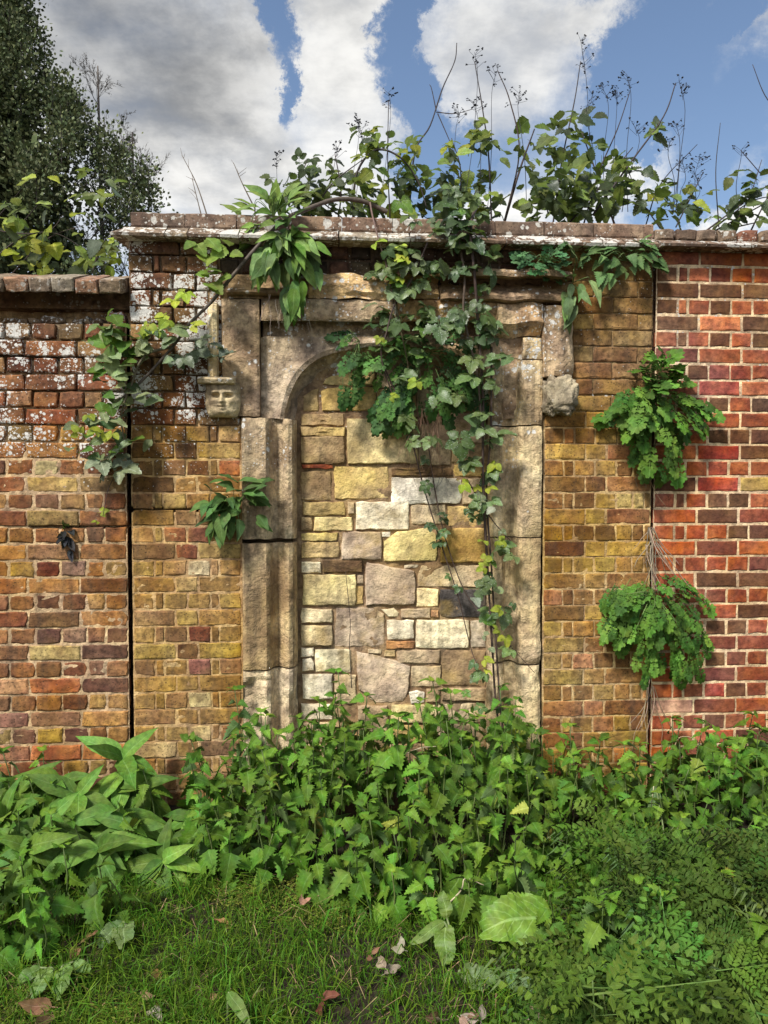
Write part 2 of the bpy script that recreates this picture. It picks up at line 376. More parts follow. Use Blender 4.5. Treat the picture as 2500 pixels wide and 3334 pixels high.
class Bricks:
    """alike bricks share mesh data; each brick is its own object"""
    def __init__(s, mat, h=.066, chip=.35, bev=.006, jit=.0022):
        s.lib = {}; s.mat = mat; s.h = h; s.chip = chip; s.bev = bev; s.jit = jit
    def get(s, w):
        key = round(w / .05)
        if key not in s.lib: s.lib[key] = (max(.03, key * .05), [brick_mesh(max(.03, key * .05), s.h, mat=s.mat, chip=s.chip, bev=s.bev, jit=s.jit) for _ in range(5)])
        w0, l = s.lib[key]; return rnd.choice(l), w / w0
def grid_patch(name, x0, x1, z0, z1, depth, mat, parent, step=.0135, color=None):
    nx, nz = max(2, int((x1 - x0) / step)), max(2, int((z1 - z0) / step)); V = []; F = []
    for j in range(nz + 1):
        for i in range(nx + 1):
            x = x0 + (x1 - x0) * i / nx; z = z0 + (z1 - z0) * j / nz
            V.append(Vector((x, depth(x, z), z)) - Vector(parent.location))
    for j in range(nz):
        for i in range(nx): a = j * (nx + 1) + i; F.append((a, a + 1, a + nx + 2, a + nx + 1))
    return obj(name, mesh(name, V, F, mat, True), parent, parent.location, color=color)
def box_part(name, x0, x1, y0, y1, z0, z1, mat, parent, color=(.2, .15, .1)):
    V = [Vector(p) - Vector(parent.location) for p in ((x0, y0, z0), (x1, y0, z0), (x1, y1, z0), (x0, y1, z0), (x0, y0, z1), (x1, y0, z1), (x1, y1, z1), (x0, y1, z1))]
    F = [(0, 1, 5, 4), (1, 2, 6, 5), (2, 3, 7, 6), (3, 0, 4, 7), (4, 5, 6, 7), (3, 2, 1, 0)]
    return obj(name, mesh(name, V, F, mat), parent, parent.location, color=color)

CH = .075
Zb = P(150, 1715).z                                   # a bed joint that runs through all walls
def overrides(lst):
    return [(P(u, v).x, P(u, v).z, lin(c, 1.05)) for u, v, c in lst]
def c5(x, y): return (x * .5123, 1400 + y * .5123)
def c5b(x, y): return (x * .5123, 2350 + y * .5123)
def c7(x, y): return (1650 + x * .5123, 1500 + y * .5123)
def c4(x, y): return (1750 + x * .452, 700 + y * .452)
OV = overrides([(*c5(300, 240), (196, 180, 128)), (*c5(310, 345), (182, 150, 80)), (*c5(150, 905), (170, 138, 62)), (*c5(315, 905), (98, 42, 18)), (*c5(470, 890), (140, 115, 105)),
    (*c5(330, 1000), (178, 130, 74)), (*c5(70, 1225), (112, 58, 42)), (*c5(320, 1225), (108, 82, 50)), (*c5(310, 1330), (86, 62, 60)), (*c5(470, 1330), (138, 112, 92)), (*c5(600, 1325), (118, 80, 58)),
    (*c5(320, 1440), (180, 154, 88)), (*c5(70, 1450), (100, 58, 38)), (*c5(310, 1545), (110, 62, 24)), (*c5(60, 1640), (172, 122, 92)), (*c5(330, 1640), (165, 95, 55)), (*c5(150, 1545), (135, 80, 32)),
    (*c5(1095, 445), (190, 160, 92)), (*c5(1250, 690), (112, 42, 20)), (*c5(1180, 790), (120, 55, 22)), (*c5(1255, 895), (222, 202, 158)), (*c5(900, 680), (178, 132, 82)), (*c5(1260, 1320), (96, 36, 30)),
    (*c5(1250, 1520), (132, 72, 76)), (*c5(1270, 1720), (222, 202, 148)), (*c5(1100, 680), (160, 96, 60)), (*c5(1440, 240), (165, 85, 50)), (*c5(1180, 1000), (180, 150, 96)), (*c5(950, 1425), (160, 135, 72)),
    (*c5(1380, 1425), (150, 120, 40)), (*c5(90, 120), (140, 82, 46)), (*c5(60, 350), (140, 72, 34)), (*c5(80, 570), (150, 100, 50)),
    (*c5b(150, 115), (70, 45, 42)), (*c5b(310, 115), (184, 152, 74)), (*c5b(465, 110), (96, 62, 52)), (*c5b(340, 215), (188, 115, 80)), (*c5b(85, 215), (176, 120, 86)), (*c5b(600, 215), (176, 112, 66)),
    (*c5b(170, 330), (84, 40, 26)), (*c5b(330, 325), (90, 40, 26)), (*c5b(300, 25), (108, 76, 70)), (*c5b(80, 25), (130, 92, 84)), (*c5b(970, 190), (198, 170, 122)), (*c5b(1250, 85), (208, 178, 124)), (*c5b(620, 25), (176, 146, 96)),
    (*c7(395, 525), (92, 48, 30)), (*c7(650, 720), (168, 78, 62)), (*c7(790, 720), (105, 55, 36)), (*c7(800, 1520), (75, 32, 16)), (*c7(820, 215), (196, 172, 98)), (*c7(570, 625), (190, 164, 80)), (*c7(300, 720), (178, 146, 62)),
    (*c7(300, 1130), (190, 160, 100)), (*c7(570, 425), (100, 72, 40)), (*c7(330, 425), (140, 98, 32)), (*c7(500, 310), (96, 66, 34)), (*c7(300, 1330), (196, 168, 112)),
    (*c7(1215, 110), (182, 70, 44)), (*c7(1350, 110), (160, 58, 38)), (*c7(1350, 205), (196, 78, 52)), (*c7(1570, 615), (66, 58, 58)), (*c7(1390, 1390), (62, 54, 56)), (*c7(1340, 900), (104, 70, 54)), (*c7(1480, 905), (198, 96, 60)),
    (*c7(1340, 805), (196, 90, 58)), (*c7(1600, 1000), (196, 96, 62)), (*c7(1320, 1590), (96, 66, 46)), (*c7(1330, 1780), (205, 108, 56)), (*c7(1600, 1770), (96, 62, 46)), (*c7(1210, 1685), (112, 76, 56)), (*c7(1350, 1685), (100, 70, 55)),
    (*c7(1490, 1685), (106, 76, 60)), (*c7(1050, 1590), (206, 172, 148)), (*c7(1620, 110), (210, 180, 96)), (*c7(1400, 1195), (110, 62, 44)), (*c7(1600, 1195), (104, 60, 44)), (*c7(1470, 1295), (84, 62, 50)), (*c7(1200, 515), (108, 60, 46)),
    (*c7(1330, 515), (92, 62, 50)), (*c7(1600, 415), (96, 62, 48)), (*c7(1210, 310), (100, 72, 58)), (*c7(1350, 310), (190, 78, 54)), (*c7(1060, 215), (130, 82, 62)), (*c7(1380, 1490), (180, 84, 58)), (*c7(1200, 1490), (100, 66, 46)),
    (*c4(1550, 610), (82, 76, 78)), (*c4(1320, 610), (122, 80, 66)), (*c4(1310, 730), (188, 72, 44)), (*c4(1160, 730), (118, 54, 40)), (*c4(1480, 730), (100, 62, 46)), (*c4(1320, 840), (182, 78, 54)), (*c4(1320, 1085), (166, 88, 70)),
    (*c4(1170, 1200), (112, 72, 60)), (*c4(1330, 1200), (192, 80, 50)), (*c4(1490, 1200), (172, 72, 48)), (*c4(1580, 1320), (92, 74, 58)), (*c4(1570, 1550), (100, 72, 54)), (*c4(1310, 1665), (160, 64, 44)), (*c4(1300, 1785), (184, 88, 64)),
    (*c4(1160, 1900), (188, 74, 46)), (*c4(1310, 1900), (172, 68, 46)), (*c4(1160, 490), (100, 68, 56)), (*c4(1330, 490), (112, 54, 42)), (*c4(1040, 965), (70, 52, 50))])
PAL = dict(left_low=[(150, 96, 46)] * 5 + [(164, 118, 58), (132, 76, 34), (118, 70, 34), (160, 110, 76), (140, 110, 60), (112, 72, 52)],
           left_up=[(128, 78, 44)] * 3 + [(110, 60, 36), (146, 104, 66), (120, 92, 60), (136, 74, 40)],
           gate=[(150, 112, 50)] * 4 + [(164, 128, 62)] * 2 + [(138, 98, 44)] * 2 + [(120, 80, 38), (158, 118, 70), (134, 96, 60)],
           gate_up=[(120, 84, 48)] * 2 + [(138, 104, 64), (108, 70, 42), (128, 78, 40)],
           gate_right=[(158, 116, 46)] * 3 + [(172, 136, 60)] * 2 + [(140, 98, 40)] * 2 + [(124, 82, 36), (164, 108, 56)],
           gate_right_up=[(140, 106, 58)] * 3 + [(152, 120, 68), (130, 94, 48), (136, 92, 50)],
           red=[(172, 78, 48)] * 5 + [(186, 90, 58)] * 2 + [(142, 62, 44)] * 2 + [(112, 64, 46)] * 2 + [(126, 76, 58)],
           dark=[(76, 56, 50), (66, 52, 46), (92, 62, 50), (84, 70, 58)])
def pick(pal, x, z):
    best = None
    for ox, oz, c in OV:
        if abs(oz - z) < .032 and abs(ox - x) < .055:
            d = abs(ox - x)
            if best is None or d < best[0]: best = (d, c)
    if best:
        c = lin(rnd.choice(PAL[pal]), 1.0); return tuple(a * .68 + b_ * .32 for a, b_ in zip((best[1][0], best[1][1], best[1][2] * .9), c))
    c = lin(rnd.choice(PAL[pal]), 1.02); g_ = (c[0] + c[1] + c[2]) / 3; c = tuple(v * .92 + g_ * .08 for v in c); c = (c[0], c[1] * (1.2 if pal == 'red' else (.97 if pal.startswith('gate') else 1.0)), c[2] * .8); k = rnd.uniform(.7, 1.18)
    return tuple(a * k * rnd.uniform(.95, 1.05) for a in c)
def lay_row(wall, lib, x0, x1, z, widths, pal, joint=.009, y=0.0, yj=.002, anchor=None):
    """fill [x0, x1] at bed height z with bricks of the repeating widths"""
    x = x0 if anchor is None else anchor; i = 0
    while x < x1 - .012:
        w = widths[i % len(widths)]; i += 1
        a, b = max(x, x0), min(x + w, x1); x += w
        if b - a < .024: continue
        if 0 < x1 - b < .03: b = x1; x = x1
        jo = joint * rnd.uniform(.6, 1.3)
        me, sx = lib.get(b - a - jo)
        q = Quaternion((0, 1, 0), rnd.uniform(-.008, .008)) @ Quaternion((1, 0, 0), rnd.uniform(-.012, .012))
        if rnd.random() < .5: sx = -sx if False else sx
        obj('brick', me, wall, ((a + b) / 2, y + rnd.uniform(-yj, yj), z + CH / 2 + rnd.uniform(-.0012, .0012)), q, (sx, 1, rnd.uniform(.97, 1.02)), pick(pal, (a + b) / 2, z + CH / 2))

def zc(k): return Zb + k * CH
KMIN = -int(Zb / CH + .5)
def kfloor(z): return math.floor((z - Zb) / CH + 1e-6)

# -------- left wall (lower, lichen spattered)
x_l0 = P(0, 1700).x - .75; x_l1 = P(413, 1700).x; x_g0 = P(428, 1700).x
left_wall = empty('brick_wall', (-1.6, 0, 0))
tag(left_wall, 'lower brown brick wall spattered with white lichen, left of the tall black crack', 'wall')
zl_top = P(150, 1028).z; k_top_l = kfloor(zl_top)
z_cop_l0, z_cop_l1 = P(200, 968).z, P(200, 912).z
def z_to_low(z): return max(0.0, min(1.0, (z - P(200, 1500).z) / .25))
libL = Bricks(M['brick_left'], .067, .5, .004, .0026)
for k in range(KMIN, k_top_l):
    z = zc(k); up = z_to_low(z)
    stretch = (k % 2 == 0) if True else False
    pal = 'left_up' if rnd.random() < up else 'left_low'
    jo = .008 + .003 * up
    if k % 2 == 0: lay_row(left_wall, libL, x_l0, x_l1, z, [.226], pal, jo, 0, .003 + .004 * up, anchor=P(85, 1700).x - .226 * 5)
    else: lay_row(left_wall, libL, x_l0, x_l1, z, [.112, .112, .112, .112, .112, .112, .112, .112, .112, .112, .08, .10], pal, jo, 0, .003 + .004 * up, anchor=x_l1 - .112 * 10 - .18)
ZK1 = zc(round((P(200, 1715).z - Zb) / CH)); ZK2 = zc(round((P(120, 1187).z - Zb) / CH)); XK = P(95, 1715).x; XK2 = P(300, 1187).x
def dep_left(x, z):
    if (abs(z - ZK1) < .006 and x > XK) or (abs(z - ZK2) < .009 and x < XK2): return .09
    up = z_to_low(z); base = .0045 + .026 * up + .004 * fbm((x * 7, 1, z * 25), 2.0, 3) + .004 * fbm((x, 3, z), 40, 2)
    if z > zc(k_top_l) - .004: base = .20 + .04 * fbm((x, 5, z), 12, 3)
    return base
grid_patch('mortar', x_l0, x_l1, -.05, z_cop_l0 + .01, dep_left, M['mortar'], left_wall, color=lin((190, 158, 116)))
box_part('wall_core', x_l0, x_l1 - .003, .25, .34, -.05, z_cop_l0 + .005, M['mortar'], left_wall, lin((120, 95, 70)))
for u, v, w, h in ((375, 1000, .075, .05), (100, 1020, .05, .02), (180, 1022, .07, .022), (240, 1020, .04, .016), (300, 1016, .06, .022), (60, 1015, .05, .02), (140, 985, .06, .03), (20, 1018, .06, .02), (270, 1005, .03, .03)):
    p = P(u, v); obj('brick_rubble', brick_mesh(w, h, .06, .8, M['brick_left'], 'brick_rubble', .02, .008, .006), left_wall, (p.x, .012 if h > .04 else .03, zc(k_top_l) + h / 2 + .002), Quaternion((0, 0, 1), rnd.uniform(-.3, .3)), None, lin((150, 90, 60) if h > .04 else (120, 100, 76), 1.1))
cop = cop_l = empty('coping', (-1.6, 0, z_cop_l0)); cop.parent = left_wall; cop.location = (0, 0, z_cop_l0)
libC = [brick_mesh(.094, .058, .23, .4, M['coping_low'], 'coping_brick', .03, .004, .003) for _ in range(5)]
x = x_g0 - .012
while x > x_l0:
    obj('coping_brick', rnd.choice(libC), cop, (x - .048, -.085 + rnd.uniform(-.006, .006), (z_cop_l0 + z_cop_l1) / 2 - .008 + rnd.uniform(-.003, .003)), Quaternion((1, 0, 0), R(rnd.uniform(17, 20))), None, lin(rnd.choice([(150, 132, 108), (142, 122, 98), (148, 112, 86), (150, 136, 114)]), 1.0))
    x -= .098
box_part('coping_bed', x_l0, x_g0 - .014, .13, .36, z_cop_l0 - .02, z_cop_l1 + .02, M['coping_low'], left_wall, lin((140, 110, 80)))

# -------- gateway wall (ochre brick round the blocked doorway)
zt0 = P(425, 693).z; zt1 = P(425, 745).z; zt2 = P(425, 786).z
x_gr = P(2118, 1700).x; x_r0 = P(2128, 1700).x
gate = empty('gateway_wall', (0, 0, 0))
tag(gate, 'tall ochre brick wall with projecting coping built round the blocked stone doorway', 'wall')
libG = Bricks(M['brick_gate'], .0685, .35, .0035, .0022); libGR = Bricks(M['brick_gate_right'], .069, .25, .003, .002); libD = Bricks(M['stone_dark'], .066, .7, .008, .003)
sL_low, sL_up = P(788, 1800).x, P(726, 1200).x
sR_low, sR_up = P(1767, 1800).x, P(1862, 1200).x
z_stop = P(720, 1362).z; z_stone_top = P(900, 897).z
k_top_g = int(math.ceil((zt2 - Zb) / CH))
for k in range(KMIN, k_top_g):
    z = zc(k); h_ok = z + CH
    if z + CH * .5 > zt2: continue
    up = z_to_low(z); hdr = k % 2 == 1
    pal = 'gate_up' if rnd.random() < up else 'gate'
    if z + CH * .4 > z_stone_top:
        lay_row(gate, libG, x_g0 - .004, sL_up - .02, z, [.11, .03, .115, .11] if hdr else [.225, .11], 'gate_up', .010, 0, .005)
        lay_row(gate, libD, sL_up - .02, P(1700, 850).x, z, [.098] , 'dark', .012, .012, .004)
        lay_row(gate, libGR, P(1700, 850).x, x_gr, z, [.11, .2, .11], 'gate_right_up', .009, .004, .003)
        continue
    a, b = x_g0, (sL_up if z > z_stop - .03 else sL_low - .004)
    lay_row(gate, libG, a, b, z, [.098, .040, .104, .104, .036, .112] if hdr else [.19, .10, .205], pal, .008 + .003 * up, 0, .002 + .003 * up)
    a, b = (sR_up if z > z_stop - .03 else sR_low + .004), x_gr
    pal = 'gate_right_up' if z > P(1900, 1340).z else 'gate_right'
    if z > P(1900, 1340).z: lay_row(gate, libGR, a, b, z, [.19, .21], pal, .006, 0, .0015, anchor=a - (0 if hdr else .09))
    else: lay_row(gate, libGR, a, b, z, [.092, .05, .10, .10, .08, .055] if hdr else [.195, .10, .19], pal, .008, 0, .0015)
ZCR = zc(round((P(560, 1660).z - Zb) / CH)); XCR = P(740, 1660).x
def dep_g(x, z):
    up = z_to_low(z)
    if abs(z - ZCR) < .007 + .003 * fbm((x, 0, 0), 9, 2) and x < XCR: return .09
    return .0035 + .020 * up * (1 if x < 0 else .2) + .004 * fbm((x * 6, 9, z * 25), 2.0, 3) + .003 * fbm((x, 3, z), 40, 2)
mc = lin((186, 150, 98))
grid_patch('mortar', x_g0, sL_low, -.05, z_stop, dep_g, M['mortar'], gate, color=mc)
grid_patch('mortar', x_g0 - .004, sL_up, z_stop, zt2, dep_g, M['mortar'], gate, color=lin((140, 112, 80)))
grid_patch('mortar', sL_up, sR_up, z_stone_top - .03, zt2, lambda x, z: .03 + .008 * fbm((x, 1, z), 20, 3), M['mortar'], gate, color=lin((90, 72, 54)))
grid_patch('mortar', sR_low, x_gr, -.05, z_stop, dep_g, M['mortar'], gate, color=lin((190, 156, 102)))
grid_patch('mortar', sR_up, x_gr, z_stop, zt2, dep_g, M['mortar'], gate, color=lin((150, 120, 76)))
box_part('wall_core', x_g0, x_gr, .16, .34, -.05, zt2 - .002, M['mortar'], gate, lin((120, 95, 70)))
box_part('wall_end', x_g0 - .004, x_g0 + .2, .05, .335, z_cop_l0 - .1, zt2 - .004, M['brick_gate'], gate, lin((110, 76, 46)))
for (a, b, z0, z1) in ((sL_up - .08, sL_up + .02, z_stop - .05, z_stone_top), (sR_low - .01, sR_up + .02, z_stop - .05, z_stone_top)):
    box_part('bedding', a, b, .012, .1, z0, z1, M['mortar'], gate, lin((140, 112, 76)))

def profile_piece(name, prof, x0, x1, mat, parent, color, nx=None, amp=.003, freq=18, cut0=0.0, cut1=0.0):
    """extrude a closed (y, z) profile along x with worn, uneven faces"""
    nx = nx or max(2, int((x1 - x0) / .04)); V = []; F = []; n = len(prof)
    base = Vector(parent.location) + (Vector(parent.parent.location) if parent.parent else Vector())
    for i in range(nx + 1):
        t = i / nx
        for (y, z) in prof:
            s = max(0.0, -y)
            x = x0 + (x1 - x0) * t
            if i == 0: x += cut0 * (1 - min(1, s / .09)) + rnd.uniform(-.002, .002)
            if i == nx: x -= cut1 * (1 - min(1, s / .09)) + rnd.uniform(-.002, .002)
            d = fbm((x, y * 3, z * 2), freq, 3) * amp
            V.append(Vector((x, y - d, z + d * .6)) - base)
    for i in range(nx):
        for k in range(n):
            k2 = (k + 1) % n; F.append((i * n + k, (i + 1) * n + k, (i + 1) * n + k2, i * n + k2))
    F.append(tuple(range(n))); F.append(tuple(reversed(range(nx * n, nx * n + n))))
    return obj(name, mesh(name, V, F, mat), parent, base, color=color)
cop = empty('coping', (0, 0, zt2)); cop.parent = gate
x_ce = P(372, 786).x; x_ct = P(428, 720).x
x = x_ce; first = True; x_cend = P(2122, 760).x
slope = [(.30, zt2 + .002), (-.085, zt2), (-.090, zt2 + .012), (-.022, zt1 + .001), (.30, zt1 + .001)]
for w in [.235, .095] + [.22, .21, .225, .215, .10] * 4:
    x1 = min(x + w, x_cend)
    profile_piece('coping_brick', slope, x + .0025, x1 - .0025, M['coping_white'], cop, lin(rnd.choice([(150, 136, 114), (142, 124, 100), (126, 106, 86)]) if x < .5 else (116, 94, 76), 1.0), amp=.004, cut0=.085 if first else 0)
    first = False; x = x1
    if x >= x_cend - .01: break
x = x_ct; i = 0
while x < x_cend - .02:
    x1 = min(x + [.235, .225, .23][i % 3], x_cend); i += 1
    profile_piece('coping_brick', [(.28, zt1 + .002), (-.020, zt1 + .002), (-.024, zt1 + .010), (-.022, zt0 - .008), (-.012, zt0), (.28, zt0 + .01)], x + .002, x1 - .002, M['coping'], cop, lin(rnd.choice([(132, 104, 82), (122, 100, 82), (112, 92, 76), (136, 110, 88)]), 1.0), amp=.004)
    x = x1

# -------- right wall (red brick, cream mortar)
x_r1 = P(2500, 1700).x + .75
red = empty('red_brick_wall', (2.0, 0, 0))
tag(red, 'clean red brick wall with pale cream mortar joints, right of the tall crack', 'wall')
libR = Bricks(M['brick_red'], .064, .15, .003, .0014)
zr_bot = P(2300, 822).z; zr_mid = P(2300, 792).z; zr_top = P(2300, 750).z
for k in range(KMIN, 80):
    z = zc(k)
    if z + CH * .6 > zr_bot: break
    if k % 2: lay_row(red, libR, x_r0, x_r1, z, [.104, .050] + [.1035] * 40, 'red', .011, .002, .0008)
    else: lay_row(red, libR, x_r0, x_r1, z, [.207], 'red', .011, .002, .0008)
grid_patch('mortar', x_r0, x_r1, -.05, zr_bot, lambda x, z: .0055 + .002 * fbm((x, 3, z), 45, 3), M['mortar'], red, color=lin((212, 182, 140), 1.1))
box_part('wall_core', x_r0, x_r1, .04, .34, -.05, zr_bot - .002, M['mortar'], red, lin((150, 120, 90)))
cop = empty('coping', (0, 0, zr_bot)); cop.parent = red; cop.location = (0, 0, zr_bot)
x = x_cend + .006; i = 0
while x < x_r1:
    w = [.21, .215, .205][i % 3]; i += 1
    profile_piece('coping_brick', [(.30, zr_bot + .002), (-.088, zr_bot), (-.092, zr_bot + .010), (-.03, zr_mid), (.30, zr_mid)], x + .002, x + w - .002, M['coping_white'], cop, lin((110, 88, 70), 1.1), amp=.003)
    x += w
x_end = x
x = x_cend + .006
libRC = [brick_mesh(.094, zr_top - zr_mid - .004, .3, .6, M['coping'], 'coping_brick', .03, .008, .004) for _ in range(5)]
while x < x_r1:
    obj('coping_brick', rnd.choice(libRC), cop, (x + .0485, -.028 + rnd.uniform(-.004, .004), (zr_mid + zr_top) / 2 + rnd.uniform(-.002, .002)), None, None, lin(rnd.choice([(118, 98, 78), (106, 84, 64), (128, 88, 68), (122, 106, 86)]), 1.1))
    x += .0985
box_part('coping_bed', x_cend + .008, x_r1, .05, .29, zr_mid + .002, zr_top - .006, M['mortar'], red, lin((130, 110, 90)))

# -------- the walls run on outside the picture: joined bricks, coping and core
def wall_on(wall, xa, xb, ztop, cols, mat, sw, hw_, mcol, mdep):
    sinks = [([], []) for _ in cols]; base = Vector(wall.location)
    for k in range(KMIN, 80):
        z = zc(k)
        if z + CH * .6 > ztop: break
        w = hw_ if k % 2 else sw; x = xa + (0 if k % 2 else -w * .5)
        while x < xb:
            a, c = max(x, xa) + .005, min(x + w, xb) - .005; x += w
            if c - a < .02: continue
            V, F = rnd.choice(sinks); n = len(V); y = rnd.uniform(-.002, .002); i_ = .004
            for xx, zz, yy in ((a, z + .005, .04), (c, z + .005, .04), (c, z + .071, .04), (a, z + .071, .04), (a, z + .005, y + .004), (c, z + .005, y + .004), (c, z + .071, y + .004), (a, z + .071, y + .004), (a + i_, z + .005 + i_, y), (c - i_, z + .005 + i_, y), (c - i_, z + .071 - i_, y), (a + i_, z + .071 - i_, y)):
                V.append(Vector((xx, yy, zz)) - base)
            for q in range(4):
                r = (q + 1) % 4; F.append((n + q, n + r, n + 4 + r, n + 4 + q)); F.append((n + 4 + q, n + 4 + r, n + 8 + r, n + 8 + q))
            F.append((n + 8, n + 9, n + 10, n + 11))
    for (V, F), c in zip(sinks, cols): o = obj('bricks', mesh('bricks', V, F, mat), wall, base, color=lin(c)); o['kind'] = 'stuff'
    box_part('wall_core', xa, xb, mdep, .34, -.05, ztop, M['mortar'], wall, mcol)
wall_on(red, x_r1 + .001, x_r1 + 1.6, zr_bot - .004, [(160, 80, 50), (142, 66, 44), (112, 68, 48), (172, 90, 58)], M['brick_red'], .207, .1035, lin((212, 182, 140)), .006)
wall_on(left_wall, x_l0 - 1.6, x_l0 - .001, zc(k_top_l) - .001, [(140, 88, 44), (150, 104, 54), (116, 70, 38)], M['brick_left'], .226, .112, lin((178, 146, 104)), .008)
box_part('wall_core', x_l0 - 1.6, x_l0 - .002, .2, .35, zc(k_top_l), z_cop_l0 + .004, M['mortar'], left_wall, lin((120, 95, 70)))
for i in range(16):
    obj('coping_brick', rnd.choice(libC), cop_l, (x_l0 - .05 - i * .098, -.085, (z_cop_l0 + z_cop_l1) / 2 - .008), Quaternion((1, 0, 0), R(17)), None, lin((134, 112, 90), .95))
    obj('coping_brick', rnd.choice(libRC), cop, (x_r1 + .11 + i * .0985, -.028, (zr_mid + zr_top) / 2), None, None, lin((116, 96, 76), 1.1))
for i in range(7):
    profile_piece('coping_brick', [(.30, zr_bot + .002), (-.088, zr_bot), (-.092, zr_bot + .010), (-.03, zr_mid), (.30, zr_mid)], x_end + i * .21 + .002, x_end + i * .21 + .208, M['coping_white'], cop, lin((110, 88, 70), 1.1), amp=.003)

# ---------------------------------------------------------------- stone doorway
door = empty('stone_doorway', (0, 0, 0))
tag(door, 'weathered sandstone Tudor doorway with moulded jambs and square hood, filled with rubble stone', 'doorway')
def vloft(name, prof, vt, vb, mat, parent, color, amp=.005, ero=0.0, ero_top=0.0, step=.022, um=None):
    """vertical piece: plan profile (u, y) given at v=1800, from height v=vt to v=vb (photo rows at the jamb)"""
    um = um or prof[len(prof) // 2][0]
    z1, z0 = P(um, vt).z, P(um, vb).z
    # refine the profile
    pts = [Vector((P(u, 1800, y).x, y, 0)) for u, y in prof]; fine = []
    for a, b in zip(pts, pts[1:]):
        n = max(1, int((b - a).length / .012))
        for i in range(n): fine.append(a.lerp(b, i / n))
    fine.append(pts[-1]); n = len(fine); nz = max(3, int((z1 - z0) / step)); V = []; F = []
    for j in range(nz + 1):
        t = j / nz; z = z0 + (z1 - z0) * t
        for p in fine:
            e = amp * fbm((p.x, p.y, z), 9, 4) + amp * .5 * fbm((p.x, p.y, z), 40, 2)
            if ero: e -= ero * max(0, fbm((p.x + 3, p.y, z), 7, 4) + .45 - t * .5)
            if ero_top: e -= ero_top * max(0, fbm((p.x + 5, p.y, z), 8, 4) + t - .55)
            if j in (0, nz): e -= .006
            V.append((p.x + e * .2, p.y - e, z + (0 if 0 < j < nz else .004 * fbm((p.x * 20, 0, z), 1, 2))))
    for j in range(nz):
        for i in range(n - 1): a = j * n + i; F.append((a, a + 1, a + n + 1, a + n))
    # caps so that joints are solid
    for row, flip in ((0, False), (nz, True)):
        s = len(V); r = [row * n + i for i in range(n)]
        back = [s + i for i in range(n)]
        for i in range(n): V.append((V[r[i]][0], .16, V[r[i]][2]))
        for i in range(n - 1): F.append((r[i], back[i], back[i + 1], r[i + 1]) if not flip else (r[i + 1], back[i + 1], back[i], r[i]))
    return obj(name, mesh(name, V, F, mat, True, None, 32), parent, parent.location, color=color)
JL = [(788, .06), (789, -.020), (797, -.028), (866, -.026), (878, -.012), (890, .028), (905, .046), (918, .034), (928, .012), (940, .004), (952, .012), (962, .038), (968, .08), (969, .15)]
JR = [(1586, .15), (1587, .08), (1594, .040), (1606, .018), (1620, .010), (1634, .018), (1648, .044), (1662, .050), (1678, .030), (1690, -.010), (1702, -.026), (1752, -.028), (1762, -.018), (1764, .06)]
sc = lin((196, 166, 114), 1.1)
vloft('jamb_stone', JL, 1362, 1754, M['stone'], door, lin((180, 156, 120), 1.05), .005)
vloft('jamb_stone', JL, 1768, 2176, M['stone'], door, lin((184, 156, 112), 1.05), .006)
vloft('jamb_stone', JL, 2182, 2640, M['stone'], door, lin((200, 178, 142), 1.05), .008, .05)
vloft('jamb_stone', JR, 1388, 1748, M['stone'], door, lin((204, 180, 136), 1.1), .007, .01)
vloft('jamb_stone', JR, 1752, 2160, M['stone'], door, lin((198, 172, 128), 1.05), .008, .015)
vloft('jamb_stone', JR, 2166, 2640, M['stone'], door, lin((206, 182, 136), 1.1), .008, .045)
vloft('jamb_stone', JR, 1174, 1383, M['stone'], door, lin((194, 168, 126), 1.05), .008, .012)
FL = [(726, .06), (727, -.018), (735, -.022), (840, -.024), (848, -.018), (852, .03), (853, .10)]
FR = [(1692, .10), (1693, .03), (1698, -.018), (1706, -.026), (1756, -.026), (1763, -.015), (1765, .06)]
vloft('frame_stone', FL, 978, 1356, M['stone_stain_shade'], door, lin((166, 140, 108), 1.05), .009)
vloft('frame_stone', FR, 1102, 1170, M['stone'], door, lin((190, 164, 124), 1.05), .012, .01)
